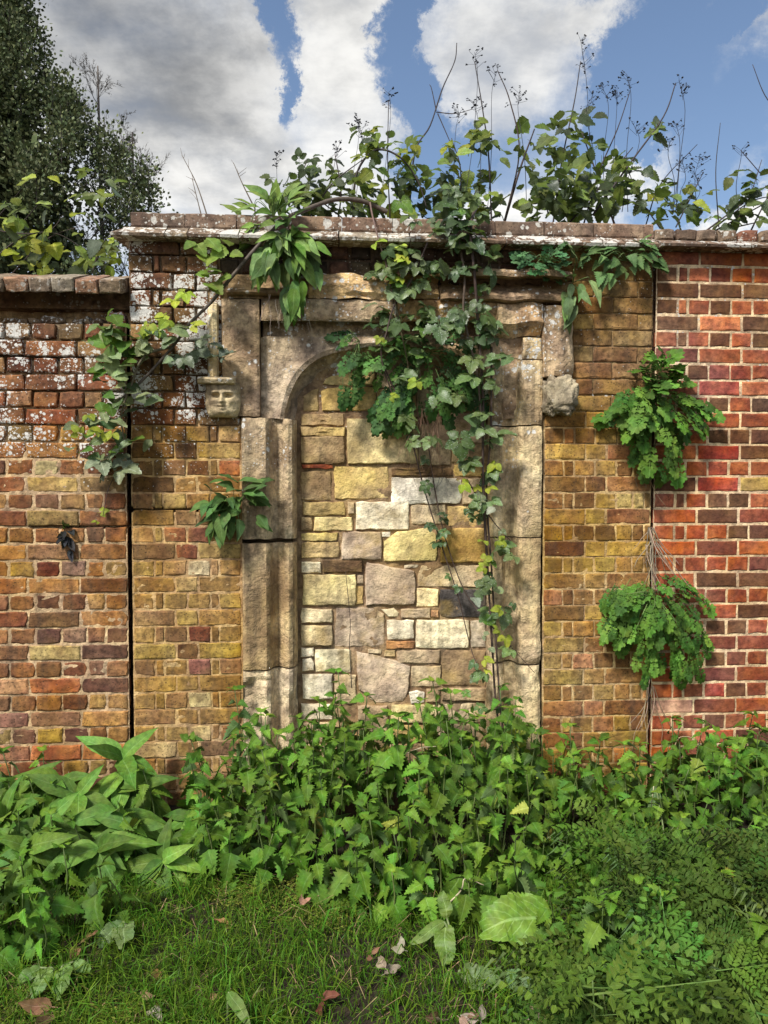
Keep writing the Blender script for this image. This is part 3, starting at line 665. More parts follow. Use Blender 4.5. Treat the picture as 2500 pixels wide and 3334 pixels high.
# spandrels and arch
CI = [(969, 1366), (974, 1325), (986, 1286), (1010, 1252), (1048, 1224), (1096, 1204), (1180, 1186), (1279, 1178)]
CS = [(922, 1366), (930, 1330), (947, 1276), (981, 1214), (1034, 1170), (1096, 1148), (1180, 1131), (1279, 1124)]
CF = [(900, 1362), (906, 1312), (922, 1250), (958, 1190), (1014, 1146), (1086, 1118), (1180, 1106), (1279, 1102)]
CB = [(850, 1362), (850, 1290), (850, 1210), (850, 1130), (855, 1097), (960, 1096), (1110, 1096), (1279, 1096)]
def half(mir):
    f = (lambda u: 2558 - u) if mir else (lambda u: u)
    def curve(c, y): return catmull([P(f(u), v, y) for u, v in c], 6)
    rows = []
    b, o = curve(CB, .03), curve(CF, .028)
    for r in range(7): rows.append([p.lerp(q, r / 7) for p, q in zip(b, o)])
    rows += [curve(CF, .022), [p.lerp(q, .5) for p, q in zip(curve(CF, .012), curve(CS, .012))], curve(CS, .022), curve(CS, .034)]
    a, z = curve(CS, .034), curve(CI, .115)
    for r in (.3, .6, .85, 1.0): rows.append([p.lerp(q, r) + Vector((0, .018 * math.sin(r * math.pi), 0)) for p, q in zip(a, z)])
    n = len(rows[0]); V = []; F = []
    for ri, row in enumerate(rows):
        for p in row:
            e = .006 * fbm(p, 11, 4) + .002 * fbm(p, 45, 2)
            if mir: e -= .018 * max(0, fbm(p + Vector((4, 0, 0)), 7, 3))
            V.append(p + Vector((0, -e, 0)))
    for j in range(len(rows) - 1):
        for i in range(n - 1):
            q = (j * n + i, j * n + i + 1, (j + 1) * n + i + 1, (j + 1) * n + i); F.append(q if mir else tuple(reversed(q)))
    return obj('spandrel', mesh('spandrel', V, F, M['stone'], True, None, 32), door, door.location, color=lin((172, 150, 122) if not mir else (166, 138, 104), 1.05))
half(False); half(True)
def hloft(name, prof, u0, u1, mat, parent, color, amp=.005, freq=9, ero=0.0, um=None, step=.02):
    um = um or (u0 + u1) / 2; pts = [Vector((0, y, P(um, v, y).z)) for y, v in prof]; fine = []
    x0, x1 = P(u0, prof[1][1], 0).x, P(u1, prof[1][1], 0).x
    for a, b in zip(pts, pts[1:]):
        n = max(1, int((b - a).length / .01))
        for i in range(n): fine.append(a.lerp(b, i / n))
    fine.append(pts[-1]); n = len(fine); nx = max(3, int((x1 - x0) / step)); V = []; F = []
    for i in range(nx + 1):
        x = x0 + (x1 - x0) * i / nx + (0 if 0 < i < nx else .004 * rnd.uniform(-1, 1))
        for k, p in enumerate(fine):
            e = amp * fbm((x, p.y, p.z), freq, 4) + amp * .4 * fbm((x, p.y, p.z), 40, 2)
            if ero: e -= ero * max(0, fbm((x + 9, p.y, p.z), 6, 4) + .1)
            if i in (0, nx): e -= .008
            V.append((x, p.y - e, p.z + .7 * amp * fbm((x * 1.0, 7, p.z * .3), 7, 3)))
    for i in range(nx):
        for k in range(n - 1): a = i * n + k; F.append((a, a + 1, a + n + 1, a + n))
    F.append(tuple(reversed(range(n)))); F.append(tuple(range(nx * n, nx * n + n)))
    return obj(name, mesh(name, V, F, mat, True, None, 35), parent, parent.location, color=color)
LT = [(.12, 974), (-.015, 975), (-.026, 983), (-.027, 1036), (-.020, 1045), (.02, 1046), (.056, 1049), (.058, 1066), (.046, 1090), (.032, 1098), (.10, 1099)]
hloft('lintel', LT, 851, 1290, M['stone'], door, lin((172, 148, 114), 1.05), .005)
hloft('lintel', LT, 1294, 1694, M['stone_stain_shade'], door, lin((176, 140, 92), 1.1), .014, 8, .02)
HA = [(.12, 896), (.0, 897), (.005, 922), (-.005, 935), (-.040, 938), (-.056, 944), (-.058, 952), (-.045, 960), (-.01, 964), (-.012, 973), (.12, 976)]
HB = [(.12, 892), (-.01, 893), (-.035, 905), (-.05, 925), (-.045, 948), (-.03, 962), (-.028, 972), (.12, 977)]
HC = [(.12, 888), (-.05, 889), (-.06, 896), (-.03, 906), (.0, 922), (-.02, 940), (-.045, 955), (-.03, 972), (.12, 978)]
HD = [(.12, 874), (-.085, 876), (-.105, 884), (-.10, 897), (-.05, 905), (.02, 912), (.03, 928), (-.005, 940), (-.045, 950), (-.068, 962), (-.065, 974), (-.03, 984), (.12, 990)]
hloft('hood_mould', HA, 742, 1004, M['stone_stain_shade'], door, lin((158, 130, 92), 1.1), .005)
hloft('hood_mould', HB, 1006, 1286, M['stone'], door, lin((206, 170, 116), 1.1), .022, 8, .02)
hloft('hood_mould', HC, 1288, 1424, M['stone_stain_shade'], door, lin((170, 138, 96), 1.1), .018, 9, .02)
hloft('hood_mould', HD, 1428, 1842, M['stone_stain_shade'], door, lin((172, 144, 110), 1.1), .014, 6, .01)
HE = [(.12, 984), (-.022, 986), (-.035, 1000), (-.03, 1026), (-.015, 1046), (.12, 1050)]
hloft('hood_course', HE, 1424, 1618, M['stone'], door, lin((186, 152, 104), 1.1), .018, 10, .03)
HF = [(.12, 984), (-.03, 988), (-.045, 1010), (-.05, 1050), (.0, 1085), (.02, 1098), (.12, 1100)]
hloft('hood_course', HF, 1612, 1762, M['stone'], door, lin((200, 166, 120), 1.1), .020, 9, .02)
# hood returns: the slim shaft on the left, the thick worn one on the right
ret_l = vloft('hood_return', [(680, .05), (681, -.02), (686, -.040), (698, -.052), (711, -.042), (717, -.02), (718, .05)], 992, 1232, M['stone'], door, lin((214, 190, 144), 1.1), .004)
ret_r = vloft('hood_return', [(1762, .05), (1764, -.02), (1776, -.055), (1800, -.072), (1830, -.07), (1850, -.05), (1859, -.02), (1860, .05)], 1004, 1230, M['stone'], door, lin((178, 152, 118), 1.1), .016, .02, .02)
# carved head label stop
def carved_head():
    cx_, cz_ = P(722, 1300, -.06).x, P(722, 1300, -.06).z; w, h = .158, .150; nx, nz = 44, 44; V = []; F = []
    def g(x, z, cx, cz, sx, sz): return math.exp(-((x - cx) / sx) ** 2 - ((z - cz) / sz) ** 2)
    for j in range(nz + 1):
        for i in range(nx + 1):
            s = -1 + 2 * i / nx; t = -1 + 2 * j / nz
            hw = w / 2 * (1.0 - .05 * max(0, t)) * (1.0 if t > -.1 else 1.0 - .24 * ((-.1 - t) / .9) ** 2)
            y = -.055 * (max(0, 1 - abs(s) ** 3.2)) ** .55 * (max(0.0, 1 - max(0, -t - .2) ** 3 * 1.4)) ** .5 - .012
            f = .020 * g(s, t, 0, -.02, .12, .34)                                    # nose
            f += .010 * g(s, t, 0, -.16, .17, .08)                                    # nostrils
            f += .013 * (g(s, t, -.34, .42, .22, .08) + g(s, t, .34, .42, .22, .08))   # brows
            f -= .034 * (g(s, t, -.34, .20, .20, .12) + g(s, t, .34, .20, .20, .12))   # sockets
            f += .010 * (g(s, t, -.36, .18, .09, .06) + g(s, t, .36, .18, .09, .06))   # eyes
            f += .010 * (g(s, t, -.48, -.10, .2, .18) + g(s, t, .48, -.10, .2, .18))   # cheeks
            f -= .012 * g(s, t, 0, -.42, .20, .04); f += .008 * (g(s, t, 0, -.36, .22, .05) + g(s, t, 0, -.53, .2, .06))
            f += .010 * g(s, t, 0, -.75, .35, .16)
            hair = max(0.0, abs(s) - .70) / .3
            f += hair * (.006 + .006 * math.sin(t * 11 + 2 * s)) + .002 * fbm((s, t, 1), 5, 3)
            f += 0.0
            V.append(Vector((cx_ + s * hw, y - f, cz_ + t * h / 2)))
    for j in range(nz):
        for i in range(nx): a = j * (nx + 1) + i; F.append((a, a + 1, a + nx + 2, a + nx + 1))
    b = [i for i in range(nx + 1)] + [j * (nx + 1) + nx for j in range(1, nz + 1)] + [nz * (nx + 1) + i for i in range(nx - 1, -1, -1)] + [j * (nx + 1) for j in range(nz - 1, 0, -1)]
    s0 = len(V)
    for i in b: V.append(Vector((V[i].x, .05, V[i].z)))
    for i in range(len(b)): k = (i + 1) % len(b); F.append((b[k], b[i], s0 + i, s0 + k))
    hd = obj('carved_head', mesh('carved_head', V, F, M['carved'], True), ret_l, door.location, color=lin((186, 166, 130), 1.05)); hd['label'] = 'carved bearded stone face with curling hair'
    hloft('abacus', [(.05, 1252), (-.075, 1251), (-.09, 1246), (-.098, 1234), (-.09, 1228), (.05, 1224)][::-1], 652, 771, M['stone'], ret_l, lin((190, 170, 134), 1.05), .003)
carved_head()
def rock(name, c, sx, sy, sz, mat, parent, color, amp, seed=0.0, p=.45):
    V, F = [], []; nu, nv = 40, 28
    for j in range(nv + 1):
        ph = math.pi * j / nv - math.pi / 2
        for i in range(nu):
            th = 2 * math.pi * i / nu
            def se(v): return math.copysign(abs(v) ** p, v)
            d = Vector((se(math.cos(ph)) * se(math.cos(th)), se(math.cos(ph)) * se(math.sin(th)), se(math.sin(ph))))
            k = 1 + amp * fbm(d + Vector((seed, 0, 0)), 2.2, 5) + amp * .6 * fbm(d + Vector((seed, 2, 0)), 7, 3)
            V.append(Vector(c) + Vector((d.x * sx * k, d.y * sy * k, d.z * sz * k)) - Vector(parent.location))
    for j in range(nv):
        for i in range(nu): i2 = (i + 1) % nu; F.append((j * nu + i, j * nu + i2, (j + 1) * nu + i2, (j + 1) * nu + i))
    return obj(name, mesh(name, V, F, mat, True), parent, parent.location, color=color)
wh = rock('worn_head', P(1817, 1291, -.03), .070, .075, .082, M['stone_dark'], ret_r, lin((160, 146, 120), 1.1), .26, 3)
wh['label'] = 'eroded lump of a carved head, grey and pitted'

# ---------------------------------------------------------------- rubble infill
infill = empty('rubble_infill', P(1279, 2640, .1)); infill.location.z = 0
tag(infill, 'blocking of squared cream and ochre rubble stones inside the doorway', 'stonework')
YI = .10
def stone_poly(pts, color, mat, parent, y=YI, rough=.009, name='stone'):
    c = Vector((sum(p.x for p in pts), sum(p.y for p in pts), sum(p.z for p in pts))) / len(pts)
    ring = []
    n = len(pts)
    for i in range(n):
        a, b = pts[i], pts[(i + 1) % n]; m = max(1, int((b - a).length / .028))
        for k in range(m):
            q = a.lerp(b, k / m)
            if k == 0: q = q.lerp(c, .010 + rnd.uniform(0, .025))
            ring.append(q + (q - c) * .012 + Vector((rnd.uniform(-1, 1), 0, rnd.uniform(-1, 1))) * .0034)
    base = Vector(parent.location); m = len(ring); V = []; F = []
    prot = rnd.uniform(-.006, .008); seed = rnd.uniform(0, 50)
    for kk, yy in ((1.0, .05), (1.0, .004), (.965, .0), (.93, -.0015), (.6, -.0015), (.3, -.0015)):
        for q in ring:
            s = c.lerp(q, kk) if kk < .8 else c + (q - c) * (1 - (1 - kk) * .09 / max(.03, (q - c).length))
            e = rough * fbm((s.x + seed, 0, s.z), 14, 4) if kk < .99 else 0
            V.append(Vector((s.x, y + yy - prot - e, s.z)) - base)
    V.append(Vector((c.x, y - .003 - prot, c.z)) - base)
    for r in range(5):
        for i in range(m): k = (i + 1) % m; F.append((r * m + i, (r + 1) * m + i, (r + 1) * m + k, r * m + k))
    for i in range(m): F.append((5 * m + i, 6 * m, 5 * m + (i + 1) % m))
    return obj(name, mesh(name, V, F, mat, True, None, 30), parent, base, color=color)
def c6(x, y): return P(780 + x * .6028, 1400 + y * .6028, YI)
def c2(x, y): return P(600 + x * .4822, 650 + y * .4822, YI)
TAN, CREAM, YEL, OCH, BRN, GT, RB, WHT = (186, 162, 124), (222, 206, 170), (200, 178, 122), (182, 150, 84), (158, 132, 92), (186, 162, 132), (150, 98, 58), (228, 216, 190)
S6 = [((582, -60, 962, 180), YEL), ((330, 35, 566, 178), BRN), ((970, -30, 1136, 190), TAN), ((1145, 20, 1240, 175), TAN), ((335, 188, 500, 208), (140, 72, 44)), ((330, 222, 495, 382), BRN), ((512, 195, 805, 372), (196, 168, 106)),
      ((820, 205, 1150, 246), (120, 92, 58)), ((1160, 185, 1330, 250), OCH), ((822, 258, 1197, 398), WHT), ((1206, 262, 1330, 400), TAN), ((340, 390, 568, 460), (190, 164, 100)), ((582, 388, 620, 456), TAN), ((628, 388, 912, 536), CREAM),
      ((930, 405, 1112, 510), TAN), ((1125, 412, 1330, 520), (192, 160, 100)), ((400, 472, 612, 543), (210, 188, 130)), ((332, 468, 392, 545), BRN), ((332, 557, 530, 598), (186, 160, 92)), ((332, 606, 537, 690), (186, 156, 96)),
      ((553, 550, 765, 698), GT), ((768, 552, 816, 580), WHT), ([(780, 598), (850, 550), (1020, 528), (1062, 560), (1065, 705), (780, 712)], (218, 198, 132)), ((1085, 532, 1330, 712), (182, 148, 84)), ((332, 712, 440, 772), CREAM),
      ((447, 706, 665, 768), (98, 72, 42)), ((343, 782, 628, 945), (204, 182, 122)), ((637, 782, 672, 834), TAN), ((628, 842, 668, 945), OCH), ([(682, 714), (945, 762), (947, 944), (682, 946)], GT), ((893, 728, 966, 746), CREAM),
      ([(982, 732), (1330, 732), (1330, 848), (962, 848), (960, 790)], TAN), ((957, 856, 1078, 954), (214, 190, 138)), ((1084, 864, 1330, 1012), (72, 66, 62)), ((332, 966, 503, 1040), (212, 190, 146)), ((332, 1054, 500, 1165), (196, 172, 124)),
      ([(520, 960), (738, 962), (784, 992), (780, 1170), (515, 1170)], (182, 158, 128)), ([(765, 968), (830, 964), (864, 985), (855, 1012), (800, 1014)], CREAM), ((872, 966, 1030, 1014), TAN), ((1036, 972, 1074, 1012), (176, 132, 88)),
      ((798, 1028, 940, 1130), CREAM), ((790, 1142, 945, 1180), (164, 112, 66)), ((952, 1026, 1240, 1178), (226, 208, 164)), ((1250, 1030, 1330, 1176), (170, 152, 126)), ((332, 1180, 400, 1224), CREAM), ((410, 1186, 604, 1308), (222, 206, 160)),
      ([(335, 1236), (385, 1230), (406, 1262), (398, 1300), (335, 1305)], CREAM), ((690, 1186, 765, 1206), TAN), ((782, 1190, 840, 1226), TAN), ((850, 1190, 1082, 1258), (176, 150, 112)), ((1092, 1190, 1330, 1380), (150, 120, 78)),
      ([(632, 1198), (740, 1220), (920, 1275), (905, 1440), (880, 1462), (740, 1470), (640, 1400)], (192, 168, 138)), ((925, 1278, 1085, 1390), (192, 168, 126)), ((340, 1320, 500, 1454), (226, 212, 176)), ([(915, 1420), (955, 1405), (1000, 1418), (998, 1470), (925, 1475)], WHT),
      ((1010, 1402, 1080, 1470), BRN), ((1090, 1395, 1330, 1460), (176, 148, 104)), ((332, 1480, 500, 1565), CREAM), ((822, 1486, 1060, 1580), YEL), ((1070, 1478, 1330, 1580), (196, 172, 126)), ((805, 1592, 1000, 1690), OCH), ((640, 1488, 798, 1640), (176, 150, 116)),
      ((510, 1322, 628, 1480), (190, 166, 126)), ((1010, 1592, 1330, 1700), TAN), ((332, 1580, 500, 1690), TAN), ((510, 1650, 798, 1760), BRN), ((332, 1700, 500, 1800), TAN), ((805, 1702, 1330, 1800), BRN)]
for s, col in S6:
    pts = [c6(*p) for p in s] if isinstance(s, list) else [c6(s[0], s[1]), c6(s[2], s[1]), c6(s[2], s[3]), c6(s[0], s[3])]
    stone_poly(pts, lin(col, 1.12), M['stone_warm'], infill)
S2 = [([(800, 1330), (860, 1280), (905, 1270), (905, 1428), (805, 1430)], (164, 138, 86)), ([(925, 1290), (960, 1272), (1290, 1268), (1290, 1420), (925, 1424)], (196, 164, 92)), ([(935, 1248), (950, 1205), (1085, 1170), (1180, 1160), (1180, 1256)], (190, 166, 108)), ((1192, 1150, 1290, 1256), (176, 148, 92)),
      ((786, 1445, 1080, 1525), (162, 134, 92)), ((786, 1535, 1085, 1594), (188, 160, 102)), ((1300, 1150, 1600, 1270), TAN), ((1300, 1280, 1560, 1420), (180, 150, 96)), ((1570, 1280, 1880, 1420), TAN), ((1610, 1160, 1800, 1270), BRN), ((1665, 1440, 2030, 1640), (190, 160, 128)), ((1300, 1440, 1655, 1470), TAN)]
for s, col in S2:
    pts = [c2(*p) for p in s] if isinstance(s, list) else [c2(s[0], s[1]), c2(s[2], s[1]), c2(s[2], s[3]), c2(s[0], s[3])]
    stone_poly(pts, lin(col, 1.12), M['stone_warm'], infill)
grid_patch('mortar', P(955, 1800, YI).x, P(1600, 1800, YI).x, -.05, P(1279, 1120, YI).z, lambda x, z: YI + .009 + .008 * fbm((x, 2, z), 14, 4) + .004 * fbm((x, 2, z), 60, 2), M['mortar'], infill, color=lin((148, 120, 84)))

# clay drain pipe end low in the wall
pp = P(618, 2655, -.03)
pipe = empty('drain_pipe', pp); tag(pipe, 'short round terracotta drain pipe poking from the wall among the nettles', 'pipe')
V, F = [], []
n = 20
for r, y in ((.030, .10), (.030, -.02), (.027, -.028), (.022, -.026), (.021, .08)):
    for i in range(n): a = 2 * math.pi * i / n; V.append((r * math.cos(a), y, r * math.sin(a)))
for j in range(4):
    for i in range(n): k = (i + 1) % n; F.append((j * n + i, j * n + k, (j + 1) * n + k, (j + 1) * n + i))
obj('pipe_wall', mesh('pipe_wall', V, F, M['terracotta'], True), pipe, pp, color=lin((170, 96, 60)))

# ---------------------------------------------------------------- leaf shapes
def leaf_mesh(name, L, W, shape, teeth=0, tooth=.12, fold=.25, droop=.3, seg=8, wave=0.0, mat='leaf', side_curl=0.0, seed=0, petiole=0.0):
    r = random.Random(seed); V, F, UV = [], [], []
    n = teeth * 2 if teeth else seg
    def mid(t): return Vector((wave * L * .3 * math.sin(t * 7 + seed), L * (t - .12 * droop * t * t), -droop * L * t * t * .6))
    for i in range(n + 1):
        t = i / n; w = W * .5 * shape(t)
        if teeth: w *= (1 + tooth) if i % 2 else (1 - tooth)
        ty = t + (.35 / n if teeth and i % 2 == 0 and i < n else 0) * 0
        m = mid(t); wv = wave * W * math.sin(t * 13 + seed * 2)
        for s in (-1, 0, 1):
            x = s * w * (1 + (r.uniform(-.06, .06) if s else 0))
            z = abs(s) * w * fold - abs(s) * w * side_curl * t + (s * wv if s else 0)
            yoff = abs(s) * (.05 * L if teeth and i % 2 else 0)
            V.append(m + Vector((x, -w * .25 * abs(s) + yoff + W * .12 * abs(s), z))); UV.append((.5 + .5 * s, t))
    for i in range(n):
        a = i * 3
        F += [(a, a + 1, a + 4, a + 3), (a + 1, a + 2, a + 5, a + 4)]
    if petiole:
        k = len(V); pw = W * .035
        V += [Vector((-pw, 0, 0)), Vector((pw, 0, 0)), Vector((pw, -petiole, -petiole * .1)), Vector((-pw, -petiole, -petiole * .1)), Vector((0, 0, -pw * 1.5)), Vector((0, -petiole, -petiole * .1 - pw * 1.5))]
        UV += [(.5, 0)] * 6; F += [(k, k + 3, k + 2, k + 1), (k, k + 4, k + 5, k + 3), (k + 1, k + 2, k + 5, k + 4)]
    return V, F, UV
def ovate(t): return max(.0, (math.sin(math.pi * min(1, t ** .76)) ** .7)) if t > 0 else .22
def heart(t): return min(1.0, (.12 + t / .2) ** .6) * max(0.0, 1 - t) ** .72 * 1.22
def lance(t): return max(0.02, math.sin(math.pi * min(1, (t * .93 + .07)) ** .8) ** 1.0) if t < 1 else 0
def broad(t): return max(0, (1 - (2 * t * .96 - .92) ** 2) ** .5) * (1.05 - .25 * t) if t < 1 else .12
def crinkle(d, a):
    V, F, UV = d
    for p in V: p.z += a * noise.noise(p * 5.0) + a * .6 * noise.noise(p * 12.0)
    return V, F, UV
def build(name, d, mat): V, F, UV = d; return mesh(name, V, F, M[mat], True, UV)
def combine(parts):
    V, F, UV = [], [], []
    for (v, f, uv), mtx in parts:
        k = len(V); V += [mtx @ p for p in v]; F += [tuple(i + k for i in q) for q in f]; UV += uv
    return V, F, UV
def rotz(a): return Matrix.Rotation(a, 4, 'Z')
def mtx(a, x, y, s=1.0, tilt=0.0): return Matrix.Translation((x, y, 0)) @ rotz(a) @ Matrix.Rotation(tilt, 4, 'X') @ Matrix.Scale(s, 4)
LEAF = {}
LEAF['nettle'] = [build('leaf', leaf_mesh('l', 1, .70, heart, 8, .20, rnd.uniform(.05, .45), rnd.uniform(.3, 1.0), seed=i, wave=.02), 'leaf') for i in range(7)]
LEAF['lance'] = [build('leaf', leaf_mesh('l', 1, .38, lance, 0, 0, rnd.uniform(.1, .4), rnd.uniform(.3, 1.1), 10, rnd.uniform(.01, .05), seed=i), 'leaf') for i in range(7)]
LEAF['spoon'] = [build('leaf', leaf_mesh('l', 1, .46, lance, 0, 0, rnd.uniform(.05, .35), rnd.uniform(.2, .9), 10, rnd.uniform(.01, .05), seed=i + 20), 'leaf') for i in range(6)]
LEAF['dock'] = [build('leaf', crinkle(leaf_mesh('l', 1, .62, broad, 12, .03, rnd.uniform(.05, .2), rnd.uniform(.2, .6), 16, .09, seed=i + 40), .05), 'leaf_big') for i in range(5)]
LEAF['longdock'] = [build('leaf', leaf_mesh('l', 1, .30, broad, 0, 0, rnd.uniform(.05, .2), rnd.uniform(.1, .5), 16, .04, seed=i + 50), 'leaf_big') for i in range(3)]
def bramble_leaf(i, five):
    one = lambda k: leaf_mesh('l', 1, .80, ovate, 7, .09, rnd.uniform(.1, .4), rnd.uniform(.2, .8), seed=i * 5 + k, wave=.02)
    parts = [(one(0), mtx(rnd.uniform(-.1, .1), 0, .34, .64, rnd.uniform(-.3, .1)))]
    for s in (-1, 1):
        parts.append((one(1 + s), mtx(s * rnd.uniform(.95, 1.35), -s * .03, .26, .54, rnd.uniform(-.3, .1))))
        if five: parts.append((one(3 + s), mtx(s * rnd.uniform(1.9, 2.3), -s * .03, .16, .45, rnd.uniform(-.2, .1))))
    V = [Vector((-.012, -.1, 0)), Vector((.012, -.1, 0)), Vector((.012, .34, 0)), Vector((-.012, .34, 0)), Vector((0, -.1, -.02)), Vector((0, .34, -.02))]
    parts.append(((V, [(0, 1, 2, 3), (0, 3, 5, 4), (1, 4, 5, 2)], [(.5, .5)] * 6), Matrix.Identity(4)))
    return combine(parts)
LEAF['bramble'] = [build('leaf', bramble_leaf(i, i % 3 == 0), 'leaf_gloss') for i in range(8)]
LEAF['bramble_young'] = [build('leaf', bramble_leaf(i + 30, False), 'leaf_thin') for i in range(5)]
LEAF['single'] = [build('leaf', leaf_mesh('l', 1, .74, ovate, 8, .07, rnd.uniform(.05, .4), rnd.uniform(.2, .9), seed=i + 70, wave=.03), 'leaf_gloss') for i in range(6)]
LEAF['single_young'] = [build('leaf', leaf_mesh('l', 1, .80, ovate, 8, .08, rnd.uniform(.05, .4), rnd.uniform(.2, .9), seed=i + 80, wave=.03), 'leaf_thin') for i in range(6)]
def lobed(seed, n=7, r=.5):
    g = random.Random(seed); V = [Vector((0, .42, .03))]; UV = [(.5, .5)]; F = []; m = n * 4
    for i in range(m):
        a = -math.pi / 2 + 2 * math.pi * i / m
        k = .66 + .34 * abs(math.sin(a * n / 2 + .8)) + g.uniform(-.04, .04)
        if i == 0: k *= .35
        V.append(Vector((math.cos(a) * r * k, .45 + math.sin(a) * r * k * .95, .05 * math.sin(a * 3 + seed)))); UV.append((.5 + .5 * math.cos(a), .5 + .5 * math.sin(a)))
    for i in range(m): F.append((0, 1 + i, 1 + (i + 1) % m))
    return V, F, UV
def celandine_leaf(seed):
    g = random.Random(seed); parts = [(lobed(seed, 6), mtx(0, 0, .60, .40, g.uniform(-.3, .1)))]
    for k, y in enumerate((.60, .36, .14)):
        for s in (-1, 1): parts.append((lobed(seed + k * 2 + s, 5), mtx(s * g.uniform(1.1, 1.4), 0, y, .30 - .05 * k, g.uniform(-.35, .15))))
    V = [Vector((-.010, -.25, 0)), Vector((.010, -.25, 0)), Vector((.010, .66, 0)), Vector((-.010, .66, 0)), Vector((0, -.25, -.02)), Vector((0, .66, -.02))]
    parts.append(((V, [(0, 1, 2, 3), (0, 3, 5, 4), (1, 4, 5, 2)], [(.5, .5)] * 6), Matrix.Identity(4)))
    V, F, UV = combine(parts)
    for p in V: p.z -= .25 * max(0, p.y) ** 2
    return V, F, UV
LEAF['celandine'] = [build('leaf', celandine_leaf(i * 11), 'leaf') for i in range(6)]
def fern_leaf(seed):
    g = random.Random(seed); V, F, UV = [], [], []
    def diamond(c, d, l, w):
        k = len(V); s = Vector((-d.y, d.x, 0)); up = Vector((0, 0, g.uniform(-.02, .03)))
        V.extend([c, c + d * l * .35 + s * w + up, c + d * l, c + d * l * .35 - s * w + up, c + d * l * .7 + s * w * .75, c + d * l * .7 - s * w * .75]); UV.extend([(.5, .1), (.9, .4), (.5, 1), (.1, .4), (.8, .7), (.2, .7)])
        F.append((k, k + 3, k + 5, k + 2, k + 4, k + 1))
    for i in range(6):
        y = .08 + i * .15; l = .50 * (1 - i / 6.5) ** .8 + .05
        for s in (-1, 1):
            an = math.pi / 2 - s * (.95 + g.uniform(-.12, .12)); d = Vector((math.cos(an), math.sin(an), 0)); c0 = Vector((0, y, 0))
            m = max(2, int(l / .075))
            for q in range(m):
                t = (q + .6) / m; c = c0 + d * l * t * .8; sz = .095 * (1 - t * .45) * (.55 + l)
                for s2 in (-1, 1): a2 = an - s2 * .85; diamond(c, Vector((math.cos(a2), math.sin(a2), 0)), sz * 1.35, sz * .30)
            diamond(c0 + d * l * .78, d, .11 * (.5 + l), .03)
    k = len(V); V.extend([Vector((-.01, -.3, 0)), Vector((.01, -.3, 0)), Vector((.004, 1, 0)), Vector((-.004, 1, 0))]); UV.extend([(.5, .5)] * 4); F.append((k, k + 1, k + 2, k + 3))
    for p in V: p.z += -.30 * max(0, p.y) ** 2 - .25 * abs(p.x) ** 1.6 + .02 * math.sin(p.x * 30 + p.y * 17)
    return V, F, UV
LEAF['fern'] = [build('leaf', fern_leaf(i), 'leaf') for i in range(5)]
LEAF['dry'] = [build('fallen_leaf', leaf_mesh('l', 1, .55, lance, 0, 0, .5, rnd.uniform(-.8, .8), 8, .09, seed=i + 90, petiole=.25), 'leaf_dry') for i in range(6)]

def orient(d, up=Vector((0, 0, 1)), roll=0.0):
    d = d.normalized(); x = d.cross(up)
    if x.length < 1e-3: x = d.cross(Vector((0, -1, 0)))
    x.normalize(); z = x.cross(d)
    q = Matrix((x, d, z)).transposed().to_quaternion()
    return q @ Quaternion((0, 1, 0), roll)
def jitc(c, k=.18):
    v = rnd.uniform(1 - k, 1 + k); return (c[0] * v * rnd.uniform(.9, 1.12), c[1] * v, c[2] * v * rnd.uniform(.85, 1.15))
def put_leaf(kind, parent, p, d, size, color, up=None, roll=.35):
    return obj('leaf', rnd.choice(LEAF[kind]), parent, p, orient(d, up or Vector((0, 0, 1)), rnd.uniform(-roll, roll)), size, jitc(color))
def rv(s=1.0): return Vector((rnd.uniform(-s, s), rnd.uniform(-s, s), rnd.uniform(-s, s)))
G_NET = (.075, .180, .016); G_LANCE = (.090, .195, .026); G_DARK = (.055, .105, .035); G_BR = (.095, .155, .048); G_LIME = (.30, .40, .04); G_CEL = (.065, .17, .018); G_FERN = (.056, .125, .013)
C_CANE = (.07, .045, .035); C_GREEN = (.12, .17, .05); C_DRY = (.30, .22, .13)

# ---------------------------------------------------------------- climbing brambles on the wall
def wall_bramble(label, canes, leaves, base, name='bramble'):
    root = empty(name, base); tag(root, label, 'bramble', 'brambles hanging on the walls')
    for pts, r0, r1, col in canes:
        tube('cane', catmull([P(u, v, y) for u, v, y in pts], 7), r0, r1, M['stem'], root, 6, .08, col)
    for kind, u, v, y, size, col, spread in leaves:
        p = P(u, v, y); d = Vector((rnd.uniform(-1, 1), rnd.uniform(-.9, -.1), rnd.uniform(-.8, .35)))
        # leaf centre should sit at the pixel, so step back along the leaf
        d.normalize(); up = Vector((rnd.uniform(-.4, .4), -.75, .75))
        size *= .88; put_leaf(kind, root, p - d * size * .45, d, size, col, up, .45)
    return root
def cr3(x, y): return (1200 + x * .4822, 650 + y * .4822)
def cr6(x, y): return (780 + x * .6028, 1400 + y * .6028)
def cr1(x, y): return (x * .5123, 600 + y * .5123)
def lv(kind, f, pts, y, size, col, js=.25, n=1, sp=0):
    out = []
    for (a, b) in pts:
        u, v = f(a, b)
        for k in range(n): out.append((kind, u + rnd.uniform(-sp, sp), v + rnd.uniform(-sp, sp), y + rnd.uniform(-.04, .03), size * rnd.uniform(1 - js, 1 + js), col, 0))
    return out
